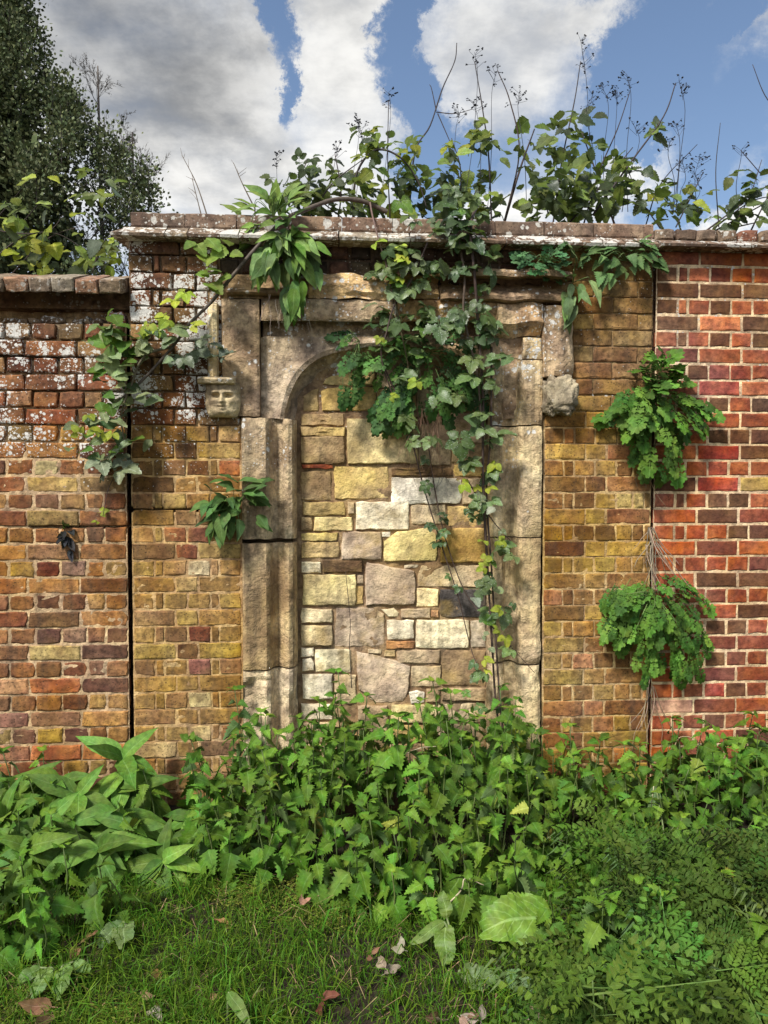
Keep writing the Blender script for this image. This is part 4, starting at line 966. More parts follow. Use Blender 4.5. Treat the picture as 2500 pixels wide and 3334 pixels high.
canes = [([(1562, 660, .25), (1540, 700, -.06), (1532, 770, -.13), (1545, 900, -.14), (1558, 1080, -.09), (1572, 1300, -.08), (1572, 1500, -.08), (1578, 1700, -.07), (1590, 1900, -.07), (1602, 2100, -.08), (1618, 2320, -.10), (1660, 2500, -.15), (1720, 2680, -.25)], .0075, .0045, C_CANE),
         ([(1600, 1130, -.05), (1598, 1400, -.06), (1584, 1600, -.05), (1600, 1850, -.06), (1612, 2050, -.07), (1625, 2250, -.1), (1640, 2420, -.16)], .005, .004, C_CANE),
         ([(1489, 760, -.12), (1512, 900, -.13), (1509, 1016, -.11), (1533, 1132, -.1), (1555, 1228, -.09), (1574, 1470, -.08)], .0055, .0045, (.12, .085, .06)),
         ([(1520, 1560, -.05), (1600, 1690, -.08), (1680, 1780, -.06)], .003, .002, C_CANE), ([(1560, 2000, -.05), (1640, 2080, -.06), (1740, 2190, -.05)], .003, .0015, C_CANE)]
lvs = lv('bramble', cr3, [(680, 1190), (790, 1170), (480, 1320), (590, 1330), (720, 1510), (800, 1560), (880, 1590), (620, 1660), (480, 870), (560, 840), (620, 760), (760, 850), (880, 880), (840, 1080), (920, 1050), (700, 1090), (760, 1440), (840, 1250)], -.13, .125, G_BR)
lvs += lv('bramble', cr6, [(1200, 90), (1250, 170), (1390, 10), (1370, 230), (1290, 390), (1370, 385), (1260, 430), (1380, 650), (1470, 680), (1350, 820), (1300, 860), (1340, 990), (1430, 1010), (1450, 1190), (1300, 1320), (1420, 1510), (1350, 1640), (1270, 470), (1440, 620), (1230, 200)], -.09, .10, G_BR)
lvs += lv('bramble', cr6, [(1210, 170), (1240, 430), (1270, 470), (1340, 820), (1345, 1000), (1300, 1320), (1340, 260)], -.05, .09, G_DARK)
lvs += lv('bramble_young', cr6, [(1215, 300), (1285, 310), (1355, 310), (1320, 600), (1410, 605), (1310, 745), (1400, 965), (1335, 1240), (1340, 1300), (1390, 1080), (1440, 1130), (1330, 700), (1370, 190)], -.1, .075, G_LIME)
lvs += lv('bramble_young', cr6, [(1480, 1620), (1530, 1700), (1560, 1760), (1500, 1850), (1620, 1830)], -.2, .09, G_LIME, .2, 2, 25)
lvs += lv('single', cr6, [(1275, 915), (1360, 430), (1310, 360)], -.11, .07, (.22, .26, .17))
lvs += [(rnd.choice(['bramble', 'bramble', 'single', 'bramble_young']), u + rnd.gauss(0, 45), v + rnd.gauss(0, 32), -.13 + rnd.uniform(-.04, .05), rnd.uniform(.07, .12), rnd.choice([G_BR, G_LANCE, G_DARK, G_DARK, (.15, .2, .09)]), 0) for (u, v) in [(1440, 660), (1400, 690), (1480, 720), (1500, 790), (1540, 830), (1480, 860), (1520, 930), (1530, 1010), (1560, 1080), (1540, 750), (1430, 740), (1500, 690)] for _ in range(5)]
lvs += [(rnd.choice(['bramble', 'bramble', 'single']), 1585 + rnd.gauss(0, 38), v, -.09 + rnd.uniform(-.04, .04), rnd.uniform(.045, .085), rnd.choice([G_BR, G_DARK, (.15, .2, .09), G_LANCE]), 0) for v in range(1250, 2450, 48)]
wall_bramble('bramble cane hanging down the right jamb of the doorway to the nettles', canes, lvs, P(1600, 2600, -.15))
canes = [([(1205, 660, .15), (1212, 700, -.06), (1235, 790, -.11), (1262, 880, -.1), (1282, 990, -.08)], .0045, .0035, (.16, .10, .08)),
         ([(1392, 790, -.11), (1340, 910, -.10), (1287, 987, -.09), (1258, 1084, -.08), (1243, 1175, -.07), (1306, 1363, -.02)], .0045, .003, C_CANE),
         ([(1288, 990, -.09), (1310, 1100, -.06), (1330, 1200, -.02), (1337, 1300, .0)], .004, .003, (.12, .10, .05)),
         ([(1245, 1180, -.05), (1322, 1370, .0), (1383, 1600, .05), (1437, 1774, .05), (1491, 1942, .05), (1533, 2111, .06), (1557, 2171, .04)], .0038, .0022, C_CANE),
         ([(1390, 1420, .02), (1420, 1620, .05), (1452, 1760, .05), (1510, 1920, .05), (1575, 2010, .0), (1640, 2080, -.03)], .0032, .002, C_CANE)]
lvs = lv('bramble', cr3, [(130, 750), (40, 500), (210, 1200), (260, 1180), (60, 760), (260, 780), (340, 1040), (130, 1000), (430, 470), (480, 440), (350, 450), (300, 340), (200, 560), (110, 590), (150, 880), (290, 1530), (270, 1480), (400, 1640), (460, 1620), (300, 1640)], -.06, .10, G_BR)
lvs += lv('bramble', cr6, [(1010, 330), (1000, 300), (1110, 480), (1040, 520), (1090, 560), (1090, 610), (1060, 610), (1130, 790), (1180, 855), (1100, 450), (1040, 40), (920, 30), (1000, 160)], .04, .062, G_DARK)
lvs += lv('bramble_young', cr3, [(120, 360), (215, 310), (240, 400), (190, 520), (230, 380), (270, 440), (60, 280), (70, 940), (310, 1235), (165, 1325)], -.1, .075, G_LIME)
lvs += lv('bramble_young', cr3, [(180, 440), (240, 340), (280, 480), (100, 440)], -.1, .085, (.12, .2, .04))
lvs += [(rnd.choice(['bramble', 'bramble', 'single', 'bramble_young']), u + rnd.gauss(0, 40), v + rnd.gauss(0, 30), -.10 + rnd.uniform(-.04, .05), rnd.uniform(.06, .11), rnd.choice([G_BR, G_LANCE, G_DARK, G_BR, (.16, .21, .10)]), 0) for (u, v) in [(1300, 830), (1270, 880), (1330, 900), (1290, 960), (1260, 1030), (1340, 1000), (1370, 860), (1310, 1080)] for _ in range(4)]
wall_bramble('slender bramble trailing across the top of the doorway and its rubble infill', canes, lvs, P(1290, 2600, .02))
canes = [([(1260, 690, .30), (1180, 655, .28), (1090, 650, .22), (990, 685, .10), (920, 720, -.04), (840, 800, -.12), (758, 897, -.10), (687, 984, -.08), (615, 1056, -.07), (563, 1128, -.07), (461, 1240, -.07), (379, 1312, -.06)], .012, .006, (.11, .085, .065)),
         ([(563, 1128, -.07), (470, 1160, -.1), (425, 1260, -.1), (395, 1350, -.09), (405, 1440, -.07)], .006, .003, (.12, .10, .06)),
         ([(375, 1545, -.04), (350, 1600, -.04), (335, 1680, -.05)], .002, .0015, C_CANE)]
lvs = lv('single', cr1, [(730, 1090), (700, 1160), (810, 1150), (750, 1280), (830, 1310), (930, 1330), (990, 1365), (770, 1400), (620, 1500), (740, 1500), (440, 1670), (900, 1010), (1080, 990), (1150, 940), (1060, 1120), (660, 1470), (780, 1220)], -.12, .085, (.19, .25, .11), .25)
lvs += lv('bramble', cr1, [(1290, 980), (1260, 1050), (1410, 1040), (1370, 1090), (1440, 1080), (1180, 1110), (1120, 1110)], -.10, .11, (.12, .16, .10))
lvs += lv('single_young', cr1, [(730, 850), (660, 920), (680, 970), (690, 1050), (760, 950), (590, 1180), (640, 1190), (640, 1410), (700, 1420), (680, 1330), (540, 1690), (730, 1690), (560, 1590), (860, 1620), (620, 1220), (800, 900), (740, 1010), (790, 1010), (860, 1060), (640, 1000)], -.10, .085, G_LANCE)
lvs += lv('single', cr1, [(720, 1330), (760, 1230), (820, 1440), (740, 1590), (690, 1330), (830, 1070), (760, 1600), (640, 1240)], -.05, .08, G_DARK)
lvs += lv('bramble_young', cr1, [(1035, 830), (1050, 870), (930, 910), (970, 930), (900, 950), (1090, 740), (1180, 700), (570, 1470), (490, 1570), (640, 1570), (700, 1590), (1240, 890), (1140, 700), (600, 1560)], -.13, .085, G_LIME)
lvs += lv('bramble_young', cr1, [(655, 1640 + 500 - 60), (610, 2140)], -.06, .05, G_LIME)
lvs += lv('single_young', cr1, [(1350, 370), (1270, 400), (1290, 450), (1400, 420), (1490, 440), (1330, 560), (1370, 540), (1410, 600), (1330, 640), (1370, 650), (1440, 370), (1300, 570), (1210, 380), (1360, 480)], -.13, .085, (.16, .26, .04))
lvs += lv('bramble', cr1, [(700, 1730), (770, 1760), (800, 1810), (690, 1800), (640, 1770)], -.09, .12, (.16, .20, .11))
lvs += [(rnd.choice(['single', 'single_young', 'single']), u + rnd.gauss(0, 38), v + rnd.gauss(0, 32), -.09 + rnd.uniform(-.05, .05), rnd.uniform(.06, .10), rnd.choice([(.19, .25, .11), G_LANCE, G_DARK, G_BR, (.24, .30, .12)]), 0) for (u, v) in [(370, 1060), (360, 1130), (420, 1120), (480, 1090), (400, 1200), (390, 1280), (350, 1350), (320, 1400), (380, 1420), (540, 1080), (440, 1170)] for _ in range(4)]
wall_bramble('bramble with pale leaves arching from the coping down over the left crack', canes, lvs, P(420, 2600, -.08))

# ---------------------------------------------------------------- plants rooted in the masonry
def clump(name, label, cat, root_uv, regions, kind, n, size, cols, y=(-.20, -.03), droop=.5, stems=10, group=None, hang=.0):
    r0 = P(root_uv[0], root_uv[1], -.01); root = empty(name, r0); tag(root, label, cat, group)
    for i in range(n):
        cu, cv, ru, rvv = rnd.choice(regions)
        a = rnd.uniform(0, 2 * math.pi); q = math.sqrt(rnd.random())
        u, v = cu + ru * q * math.cos(a), cv + rvv * q * math.sin(a)
        yy = y[0] + (y[1] - y[0]) * min(1, q ** 1.5 * .8 + rnd.uniform(-.1, .3))
        p = P(u, v, yy); d = (p - r0); d.y = -abs(d.y) * .6 - .02; d = d.normalized() + Vector((rnd.uniform(-.5, .5), rnd.uniform(-.6, .1), rnd.uniform(-.5, .3) - droop * .6))
        s = size * rnd.uniform(.6, 1.3); d.normalize()
        put_leaf(kind, root, p - d * s * .5, d, s, rnd.choice(cols), Vector((rnd.uniform(-.4, .4), -.8, .8)), .5)
        if i < stems:
            m = r0.lerp(p, .5) + Vector((0, -.03, .03)); tube('stalk', catmull([r0, m, p - d * s * .5], 4), .0022, .0014, M['stem'], root, 4, 0, jitc((.13, .19, .06)))
    return root
cel = [G_CEL, G_CEL, (.08, .20, .022), (.035, .10, .014), (.04, .11, .015), (.11, .24, .03)]
clump('celandine', 'leafy green celandine sprouting from the right crack below the coping', 'plant', (2128, 1300), [(2130, 1290, 125, 110), (2170, 1380, 140, 115), (2060, 1350, 90, 80), (2140, 1200, 70, 60), (2150, 1470, 80, 90), (2240, 1350, 80, 70), (2130, 1330, 150, 170)], 'celandine', 125, .13, cel, group='celandines growing in the masonry')
clump('celandine', 'leafy green celandine low on the right crack, under a tangle of bare roots', 'plant', (2125, 1930), [(2130, 1990, 140, 90), (2200, 1960, 110, 80), (2040, 1960, 70, 50), (2110, 2090, 110, 90), (2230, 2080, 90, 90), (2150, 2180, 110, 60), (2140, 2050, 170, 130), (2000, 2060, 60, 40), (2260, 2150, 60, 60)], 'celandine', 150, .108, cel, y=(-.16, -.03), droop=.95, stems=26, group='celandines growing in the masonry')
clump('celandine', 'dark celandine hanging under the arch at the top of the doorway', 'plant', (1380, 1150), [(1330, 1180, 170, 70), (1450, 1190, 150, 110), (1400, 1270, 150, 80), (1280, 1330, 60, 70), (1500, 1300, 90, 90), (1420, 1120, 160, 50)], 'celandine', 120, .12, [(.035, .09, .025), (.055, .14, .03), (.08, .19, .035)], y=(-.10, .05), group='celandines growing in the masonry')
clump('celandine', 'celandine sprig hanging from the left of the arch against the rubble', 'plant', (1170, 1110), [(1130, 1110, 45, 40), (1150, 1180, 50, 60), (1130, 1270, 35, 60)], 'celandine', 16, .105, [(.055, .15, .03), (.03, .085, .022)], y=(-.06, .04), group='celandines growing in the masonry')
clump('celandine', 'small bluish green celandine on the ledge at the right of the hood', 'plant', (1780, 890), [(1760, 860, 70, 35), (1810, 880, 50, 30), (1720, 830, 40, 25), (1820, 830, 50, 30)], 'celandine', 34, .085, [(.06, .17, .06), (.05, .13, .05)], group='celandines growing in the masonry')
clump('foxglove', 'leafy foxglove rosette growing from the crack beside the left jamb', 'plant', (765, 1650), [(760, 1600, 90, 60), (690, 1630, 50, 35), (800, 1690, 65, 65), (730, 1700, 60, 60), (840, 1600, 35, 40), (760, 1650, 60, 60)], 'spoon', 52, .10, [(.055, .125, .03), (.07, .15, .035), (.045, .10, .028)], y=(-.17, -.04), droop=.35, stems=8)
clump('foxglove', 'bushy green foxglove hanging over the coping left of the doorway', 'plant', (930, 800), [(950, 790, 80, 60), (930, 860, 80, 70), (980, 920, 60, 70), (990, 800, 60, 60), (870, 850, 50, 50), (910, 720, 60, 60), (960, 980, 40, 40)], 'lance', 84, .125, [G_LANCE, (.10, .19, .055), (.08, .15, .05), (.15, .25, .06)], y=(-.20, -.08), droop=.6, stems=12)
clump('foxglove', 'pale green foxglove shoots standing on the coping above the hood', 'plant', (890, 700), [(870, 640, 60, 40), (840, 680, 60, 40), (940, 650, 50, 50), (780, 720, 60, 50), (800, 760, 50, 40)], 'spoon', 40, .10, [(.17, .27, .05), (.13, .22, .05)], y=(-.12, .05), droop=-.3, stems=10)
clump('wall_nettle', 'young nettle with heart leaves growing under the coping by the red wall', 'plant', (2040, 850), [(2040, 850, 90, 45), (1960, 830, 70, 35), (2120, 850, 45, 40), (2000, 900, 60, 30), (2090, 800, 50, 25)], 'nettle', 52, .062, [(.075, .15, .045), (.09, .17, .05)], y=(-.14, -.05), droop=.6, stems=12)
hw = clump('hawkweed', 'hawkweed with long pale leaves hanging at the right end of the hood', 'plant', (1865, 920), [(1870, 850, 12, 50), (1880, 960, 30, 30), (1930, 960, 40, 25), (1848, 1010, 12, 30), (1840, 900, 30, 30)], 'lance', 15, .12, [(.10, .20, .05), (.15, .23, .09)], y=(-.14, -.08), droop=.5, stems=4)
clump('dead_tuft', 'blackened dead tuft of moss stuck to the left wall', 'plant', (213, 1740), [(213, 1740, 22, 35), (228, 1790, 8, 25)], 'dry', 16, .045, [(.02, .02, .022), (.035, .035, .04)], y=(-.03, -.005), stems=0)

# ---------------------------------------------------------------- dry roots and stalks
def root_bundle(label, starts, n, length, col, r=.0016, y=-.03, spread=.25, base=None, zdown=True):
    b = P(*starts[0], y); rt = empty('dry_roots', b); tag(rt, label, 'roots')
    for i in range(n):
        u, v = rnd.choice(starts); p = P(u + rnd.uniform(-10, 10), v + rnd.uniform(-8, 8), y); pts = [p]; d = Vector((rnd.uniform(-spread, spread), rnd.uniform(-.25, .05), -1)).normalized()
        L = length * rnd.uniform(.5, 1.2)
        for k in range(4):
            d = (d + Vector((rnd.uniform(-.35, .35), rnd.uniform(-.15, .15), 0))).normalized(); pts.append(pts[-1] + d * L / 4)
            if pts[-1].y > y + .02: pts[-1].y = y
        tube('root', catmull(pts, 3), r, r * .4, M['twig'], rt, 4, .1, jitc(col, .3))
    return rt
root_bundle('bundle of reddish dry grass stalks hanging below the arch', [(1370, 1330), (1400, 1330), (1430, 1340), (1350, 1330)], 46, .27, (.22, .13, .08), .0013, .02, .18)
root_bundle('tangle of pale bare roots in the right crack', [(2120, 1720), (2130, 1760), (2110, 1780)], 22, .22, (.30, .23, .16), .0030, -.03, .45)
root_bundle('long pale roots trailing down the right crack', [(2112, 2200), (2120, 2230)], 7, .36, (.30, .22, .14), .0024, -.02, .10)
root_bundle('two bare stems below the upper celandine', [(2095, 1480), (2100, 1500)], 4, .22, (.30, .22, .14), .0022, -.02, .25)
root_bundle('fine pale roots hanging over the lintel', [(880, 960), (905, 970), (930, 960), (950, 980), (1005, 1045)], 9, .17, (.42, .35, .27), .0014, -.05, .25)
root_bundle('dark twiggy tendrils in front of the white stone', [(1330, 1520), (1400, 1540), (1440, 1530)], 10, .11, (.08, .05, .03), .0012, .07, .5)

# ---------------------------------------------------------------- nettles and other ground plants
STEM = [mesh('stem', *tube_data(catmull([Vector((0, 0, 0)), Vector((rnd.uniform(-.06, .06), rnd.uniform(-.06, .06), .5)), Vector((0, 0, 1))], 4), .010, .006, 5), M['stem'], True) for _ in range(4)]
def nettle(x, y, h, label, lean=None, s=1.0, col=G_NET, group='stinging nettles at the foot of the wall', leafk='nettle', sz=.094):
    b = Vector((x, y, ground_z(x, y))); root = empty('nettle', b); tag(root, label, 'nettle', group)
    lean = lean or Vector((rnd.uniform(-.18, .18), rnd.uniform(-.35, .05), 1)); ax = lean.normalized()
    q = Vector((0, 0, 1)).rotation_difference(ax)
    obj('stem', rnd.choice(STEM), root, b, q, (.35, .35, h), jitc((.10, .14, .04)))
    n = max(5, int(h / .047)); a0 = rnd.uniform(0, math.pi)
    for i in range(n):
        t = (i + 1.0) / n
        if t < .42 and n > 5: continue
        a = a0 + i * math.pi / 2 + rnd.uniform(-.3, .3)
        L = sz * s * (1.10 - .62 * max(0, t - .55) / .45) * rnd.uniform(.8, 1.2) * (.75 if t < .4 else 1)
        for k in (0, math.pi):
            d = Vector((math.cos(a + k), math.sin(a + k), rnd.uniform(-1.1, -.15) + max(0, t - .75) * 3.0)); d = q @ d
            put_leaf(leafk, root, b + ax * h * t + d.normalized() * .012, d, L * rnd.uniform(.8, 1.2), col if rnd.random() > .02 else rnd.choice([(.24, .24, .04), (.2, .26, .04)]), Vector((rnd.uniform(-.6, .6), rnd.uniform(-.9, .25), .8)), .75)
    for k in range(2):
        a = rnd.uniform(0, 6.28); put_leaf(leafk, root, b + ax * h, Vector((math.cos(a), math.sin(a), .9)), .042 * s, (col[0] * 1.25, col[1] * 1.15, col[2]), None, .3)
    return root
def front_y(u):
    """front edge of the nettle bed along the wall (metres in front of the wall)"""
    pts = [(-600, -1.15), (0, -1.12), (330, -1.0), (520, -.78), (700, -.66), (860, -.72), (1050, -.80), (1300, -.98), (1600, -1.05), (1800, -.80), (2100, -.72), (2500, -.85), (2900, -.9)]
    for (a, b), (c, d) in zip(pts, pts[1:]):
        if a <= u <= c: return b + (d - b) * (u - a) / (c - a)
    return -.8
# taller nettles that can be told apart, by the photograph
for u, v, y, lab in ((1120, 2215, -.12, 'tall nettle rising highest in front of the rubble infill'), (1190, 2300, -.14, 'nettle leaning beside the tallest one in the doorway'), (1050, 2300, -.16, 'nettle left of the tallest one in the doorway'), (835, 2330, -.14, 'tall nettle against the foot of the left jamb'), (960, 2350, -.18, 'nettle between the left jamb and the doorway centre'),
                     (1480, 2290, -.10, 'nettle at the right side of the doorway beside the bramble cane'), (1540, 2350, -.14, 'nettle at the foot of the bramble cane'), (1420, 2350, -.16, 'nettle left of the bramble cane foot'), (1690, 2390, -.10, 'nettle at the foot of the right jamb'), (2200, 2390, -.10, 'tall nettle at the foot of the right crack by the red wall'), (745, 2490, -.12, 'lone nettle sprig against bricks left of the doorway'),
                     (1090, 2280, -.2, 'nettle in front of the tallest one in the doorway'), (1010, 2370, -.24, 'nettle before the infill left of centre'), (890, 2400, -.22, 'nettle before the left jamb'), (1160, 2390, -.26, 'nettle before the infill at its centre'), (1600, 2380, -.2, 'nettle before the bramble cane'), (1460, 2380, -.24, 'nettle before the right part of the infill'), (1650, 2430, -.22, 'nettle before the right jamb'), (1270, 2440, -.2, 'nettle under the ochre stone of the infill'),
                     (1835, 2430, -.10, 'nettle in front of the ochre bricks right of the doorway'), (2020, 2450, -.10, 'low nettle under the lower celandine'), (2330, 2410, -.10, 'nettle against the red bricks'), (2460, 2400, -.14, 'nettle at the right edge against the red wall')):
    p = P(u, v, y); nettle(p.x, y, max(.2, p.z), lab, Vector((rnd.uniform(-.06, .06), -.04, 1)))
def nettle_zone(u, t):
    row = 'front edge' if t < .3 else ('middle' if t < .68 else 'back')
    spots = [(180, 'below the left wall at the picture edge'), (430, 'below the left wall beside its crack'), (700, 'below the bricks between left crack and doorway'), (960, 'below the left jamb'), (1280, 'below the left half of the infill'), (1590, 'below the right half of the infill'),
             (1780, 'below the right jamb'), (2020, 'below the ochre bricks right of the doorway'), (2250, 'below the right crack'), (9999, 'below the red bricks')]
    return 'nettle at the %s of the bed %s' % (row, next(n for m, n in spots if u < m))
cnt = 0
for i in range(2500):
    u = rnd.uniform(-480, 2850); fy = front_y(u); y = rnd.uniform(fy, -.10)
    x = P(u, 2500, y).x; dens = 1.0
    if u < 640: dens = .05 if u > 130 else .2
    if u > 1750: dens = .95
    if rnd.random() > dens: continue
    t = (y - fy) / (-.1 - fy)
    hmax = .21 + .20 * t + (.15 * t if 780 < u < 1720 else 0)
    if u < 650: hmax -= .06 * t
    if u > 1750: hmax -= .02
    h = hmax * rnd.uniform(.75, 1.12)
    # keep plants apart
    if any((x - a) ** 2 + (y - b) ** 2 < .0062 for a, b in globals().setdefault('_net', [])): continue
    _net.append((x, y)); cnt += 1
    k_ = rnd.uniform(.65, 1.25); c = (G_NET[0] * k_ * rnd.uniform(.85, 1.2), G_NET[1] * k_, G_NET[2] * k_)
    nettle(x, y, h, nettle_zone(u, t), None, rnd.uniform(.85, 1.15), c)
    if cnt > 285: break
print('nettles', cnt)

def leafy(name, label, cat, top, h, n, kind, size, cols, group=None, droop=.5, lean=None):
    """a stem with a loose whorl of large leaves; top = world point of the crown"""
    b = Vector((top.x, top.y, ground_z(top.x, top.y))); hh = max(.06, top.z - b.z); root = empty(name, b); tag(root, label, cat, group)
    obj('stem', rnd.choice(STEM), root, b, None, (.6, .6, hh), jitc((.11, .16, .06)))
    a = rnd.uniform(0, 6)
    for i in range(n):
        t = rnd.uniform(.45, 1.0) if i > 4 else 1.0; a += 2.4
        d = Vector((math.cos(a), math.sin(a) * .45 - .45, rnd.uniform(-1.1, -.1) if i > 4 else rnd.uniform(-.3, .9)))
        put_leaf(kind, root, b + Vector((0, 0, hh * t)), d, size * rnd.uniform(.65, 1.1), rnd.choice(cols), Vector((rnd.uniform(-.25, .25), -.75, .75)), .35)
    return root
fx = [(.080, .175, .022), (.105, .215, .030), (.058, .135, .018)]
gl = 'leafy alkanet plants left of the doorway'
for (u, v, y, n, s, lab) in ((400, 2470, -.16, 16, .19, 'tall alkanet with long drooping leaves under the left crack'), (255, 2590, -.30, 12, .20, 'alkanet with broad leaves in front of the left wall'), (385, 2650, -.42, 14, .21, 'large leaved alkanet in the middle of the left clump'),
                             (560, 2730, -.42, 16, .17, 'alkanet at the right end of the left clump'), (60, 2580, -.22, 11, .18, 'alkanet at the left edge against the wall'), (530, 2800, -.62, 12, .17, 'low alkanet drooping onto the grass'), (680, 2760, -.46, 8, .13, 'small alkanet between clump and nettles'), (150, 2680, -.5, 10, .19, 'alkanet half hidden among the left nettles'),
                             (200, 2540, -.2, 12, .18, 'alkanet standing close against the left wall'), (640, 2660, -.3, 12, .15, 'alkanet beside the drain pipe'), (20, 2660, -.45, 12, .19, 'alkanet cut by the left picture edge'), (320, 2760, -.62, 12, .19, 'alkanet at the front of the left clump'), (90, 2760, -.66, 11, .18, 'alkanet at the front left beside the picture edge'), (440, 2690, -.52, 10, .18, 'alkanet between the two drooping ones'), (470, 2560, -.2, 9, .16, 'alkanet right of the tallest one under the left crack')):
    leafy('alkanet', lab, 'plant', P(u, v, y), 0, n + 10, 'lance', s * 1.08, fx, gl)

# broad dock leaves lying out over the grass
def dock(label, items, base):
    b = P(*base); b.z = ground_z(b.x, b.y); root = empty('dock', b); tag(root, label, 'dock', 'dock plants in the foreground')
    for kind, u0, v0, y0, u1, v1, y1, col in items:
        p, q = P(u0, v0, y0), P(u1, v1, y1); d = q - p
        obj('leaf', rnd.choice(LEAF[kind]), root, p, orient(d, Vector((rnd.uniform(-.15, .15), -.8, .6)), 0), d.length, col)
        tube('stalk', catmull([b + Vector((0, 0, .01)), b.lerp(p, .5) + Vector((0, 0, .03)), p], 4), .004, .003, M['stem'], root, 5, 0, (.16, .2, .08))
    return root
DK = (.11, .22, .022); DKP = (.085, .155, .022)
dock('dock with one big crinkled bright leaf at the edge of the grass', [('dock', 1795, 2970, -1.12, 1590, 3015, -1.22, DK), ('dock', 1790, 2990, -1.12, 1650, 2915, -1.05, DK)], (1790, 3120, -1.1))
dock('pale speckled dock leaves standing in the grass', [('dock', 1455, 2990, -1.08, 1440, 2905, -1.05, DKP), ('dock', 1450, 3010, -1.10, 1450, 3130, -1.2, DKP), ('longdock', 1445, 3000, -1.1, 1340, 3070, -1.15, DKP)], (1470, 3130, -1.12))
dock('low grey green dock leaf below the big crinkled one', [('dock', 1500, 3170, -1.25, 1610, 3190, -1.32, (.11, .18, .05))], (1490, 3210, -1.25))
dock('small pointed dock leaf beside the cow parsley', [('dock', 1640, 3180, -1.28, 1735, 3210, -1.35, (.10, .19, .06))], (1640, 3230, -1.3))
dock('dock with a long pale leaf among the right nettles', [('longdock', 2240, 2780, -.72, 2440, 2990, -.95, (.13, .21, .08)), ('dock', 2110, 2790, -.75, 1990, 2830, -.85, (.14, .25, .05)), ('longdock', 2135, 2560, -.42, 2125, 2720, -.52, (.06, .13, .035))], (2180, 2980, -.72))
dock('dock leaf lying at the front of the left clump', [('dock', 400, 3000, -.98, 320, 3075, -1.05, (.11, .2, .06)), ('dock', 410, 3010, -.98, 395, 3060, -1.1, (.12, .2, .06))], (415, 3080, -1.0))
dock('flat greyish dock rosette in the lower left corner', [('dock', 130, 3150, -1.2, 60, 3190, -1.25, (.085, .165, .028)), ('dock', 210, 3140, -1.2, 190, 3230, -1.3, (.085, .165, .028)), ('dock', 240, 3130, -1.2, 290, 3160, -1.22, (.085, .165, .028)), ('dock', 160, 3150, -1.22, 110, 3235, -1.3, (.085, .165, .028))], (190, 3210, -1.22))
dock('narrow grey dock leaf lying in the front grass', [('longdock', 745, 3230, -1.42, 800, 3320, -1.52, (.10, .18, .03))], (740, 3260, -1.42))

# cow parsley in the lower right
cp = []
for i in range(900):
    u = rnd.uniform(1700, 2800); v = rnd.uniform(2880, 3420)
    if (u < 2010 and v < 3250) or u < 1840 or u < 1700 + max(0, 3010 - v) * 1.6 or u < 1760 - (v - 3200) * .1: continue
    d = ray(u, v); t = (.13 - CAM.z) / d.z; p = CAM + d * t
    if p.y > -.62 or p.y < -2.2 or any((p.x - a) ** 2 + (p.y - b) ** 2 < .0150 for a, b in cp): continue
    cp.append((p.x, p.y))
    b = Vector((p.x, p.y, ground_z(p.x, p.y))); root = empty('cow_parsley', b)
    tag(root, 'ferny cow parsley at the %s of its patch, %s' % ('front' if p.y < -1.45 else ('middle' if p.y < -1.1 else 'back'), 'beside the dock leaves' if u < 1950 else ('in its middle' if u < 2250 else 'towards the right edge')), 'cow parsley', 'cow parsley plants in the lower right'); a = rnd.uniform(0, 6)
    h = rnd.uniform(.10, .32); obj('stem', rnd.choice(STEM), root, b, None, (.35, .35, h), jitc(C_GREEN))
    for k in range(rnd.randint(5, 8)):
        a += 2.4; d2 = Vector((math.cos(a), math.sin(a) - .3, rnd.uniform(-.2, .9)))
        put_leaf('fern', root, b + Vector((0, 0, h * rnd.uniform(.4, 1))) + d2.normalized() * .03, d2, rnd.uniform(.15, .27), (G_FERN[0] * rnd.uniform(.75, 1.2), G_FERN[1] * rnd.uniform(.8, 1.1), G_FERN[2]), Vector((rnd.uniform(-.3, .3), -.5, .85)), .4)
    if len(cp) > 130: break
for i in range(26):
    u = rnd.uniform(1800, 2650); v = rnd.uniform(2900, 3250); dd = ray(u, v); p = CAM + dd * ((.15 - CAM.z) / dd.z)
    if p.y < -.75: nettle(p.x, p.y, rnd.uniform(.18, .32), 'nettle standing singly among the cow parsley', None, 1.0, G_NET)


# grass: one mass nobody could count
V, F = [], []
def blade(x, y, L, w, lean):
    z = ground_z(x, y); a = rnd.uniform(0, 6.28); s = Vector((math.cos(a), math.sin(a), 0)) * w; b = rnd.uniform(0, 6.28); l = Vector((math.cos(b), math.sin(b) - .25, 0)) * L * lean
    p = Vector((x, y, z - .004)); k = len(V)
    m = p + l * .35 + Vector((0, 0, L * .6)); e = p + l + Vector((0, 0, L * max(.2, 1 - lean * .5)))
    V.extend([p - s, p + s, m + s * .8, m - s * .8, e]); F.extend([(k, k + 1, k + 2, k + 3), (k + 3, k + 2, k + 4)])
n = 0
while n < 70000:
    x = rnd.uniform(-2.5, 2.5); y = rnd.uniform(-2.35, -.45)
    g = fbm((x, y, 3), 2.5, 3)
    if g < -.5 and rnd.random() < .35: n += 1; continue
    if y > -.62 and rnd.random() < .6: n += 1; continue
    L = (.045 + .05 * max(0, g + .4)) * rnd.uniform(.6, 1.6)
    blade(x, y, L, rnd.uniform(.0011, .0022), rnd.uniform(.2, 1.1)); n += 1
for i in range(420):
    x = rnd.uniform(-2.0, 2.1); y = rnd.uniform(-2.2, -.6)
    for k in range(rnd.randint(8, 20)): blade(x + rnd.gauss(0, .018), y + rnd.gauss(0, .018), rnd.uniform(.07, .17), rnd.uniform(.0014, .0032), rnd.uniform(.3, 1.2))
tag(obj('grass', mesh('grass', V, F, M['grass'])), 'short lawn grass with longer tufts in front of the nettle bed', 'grass', kind='stuff')
V, F = [], []
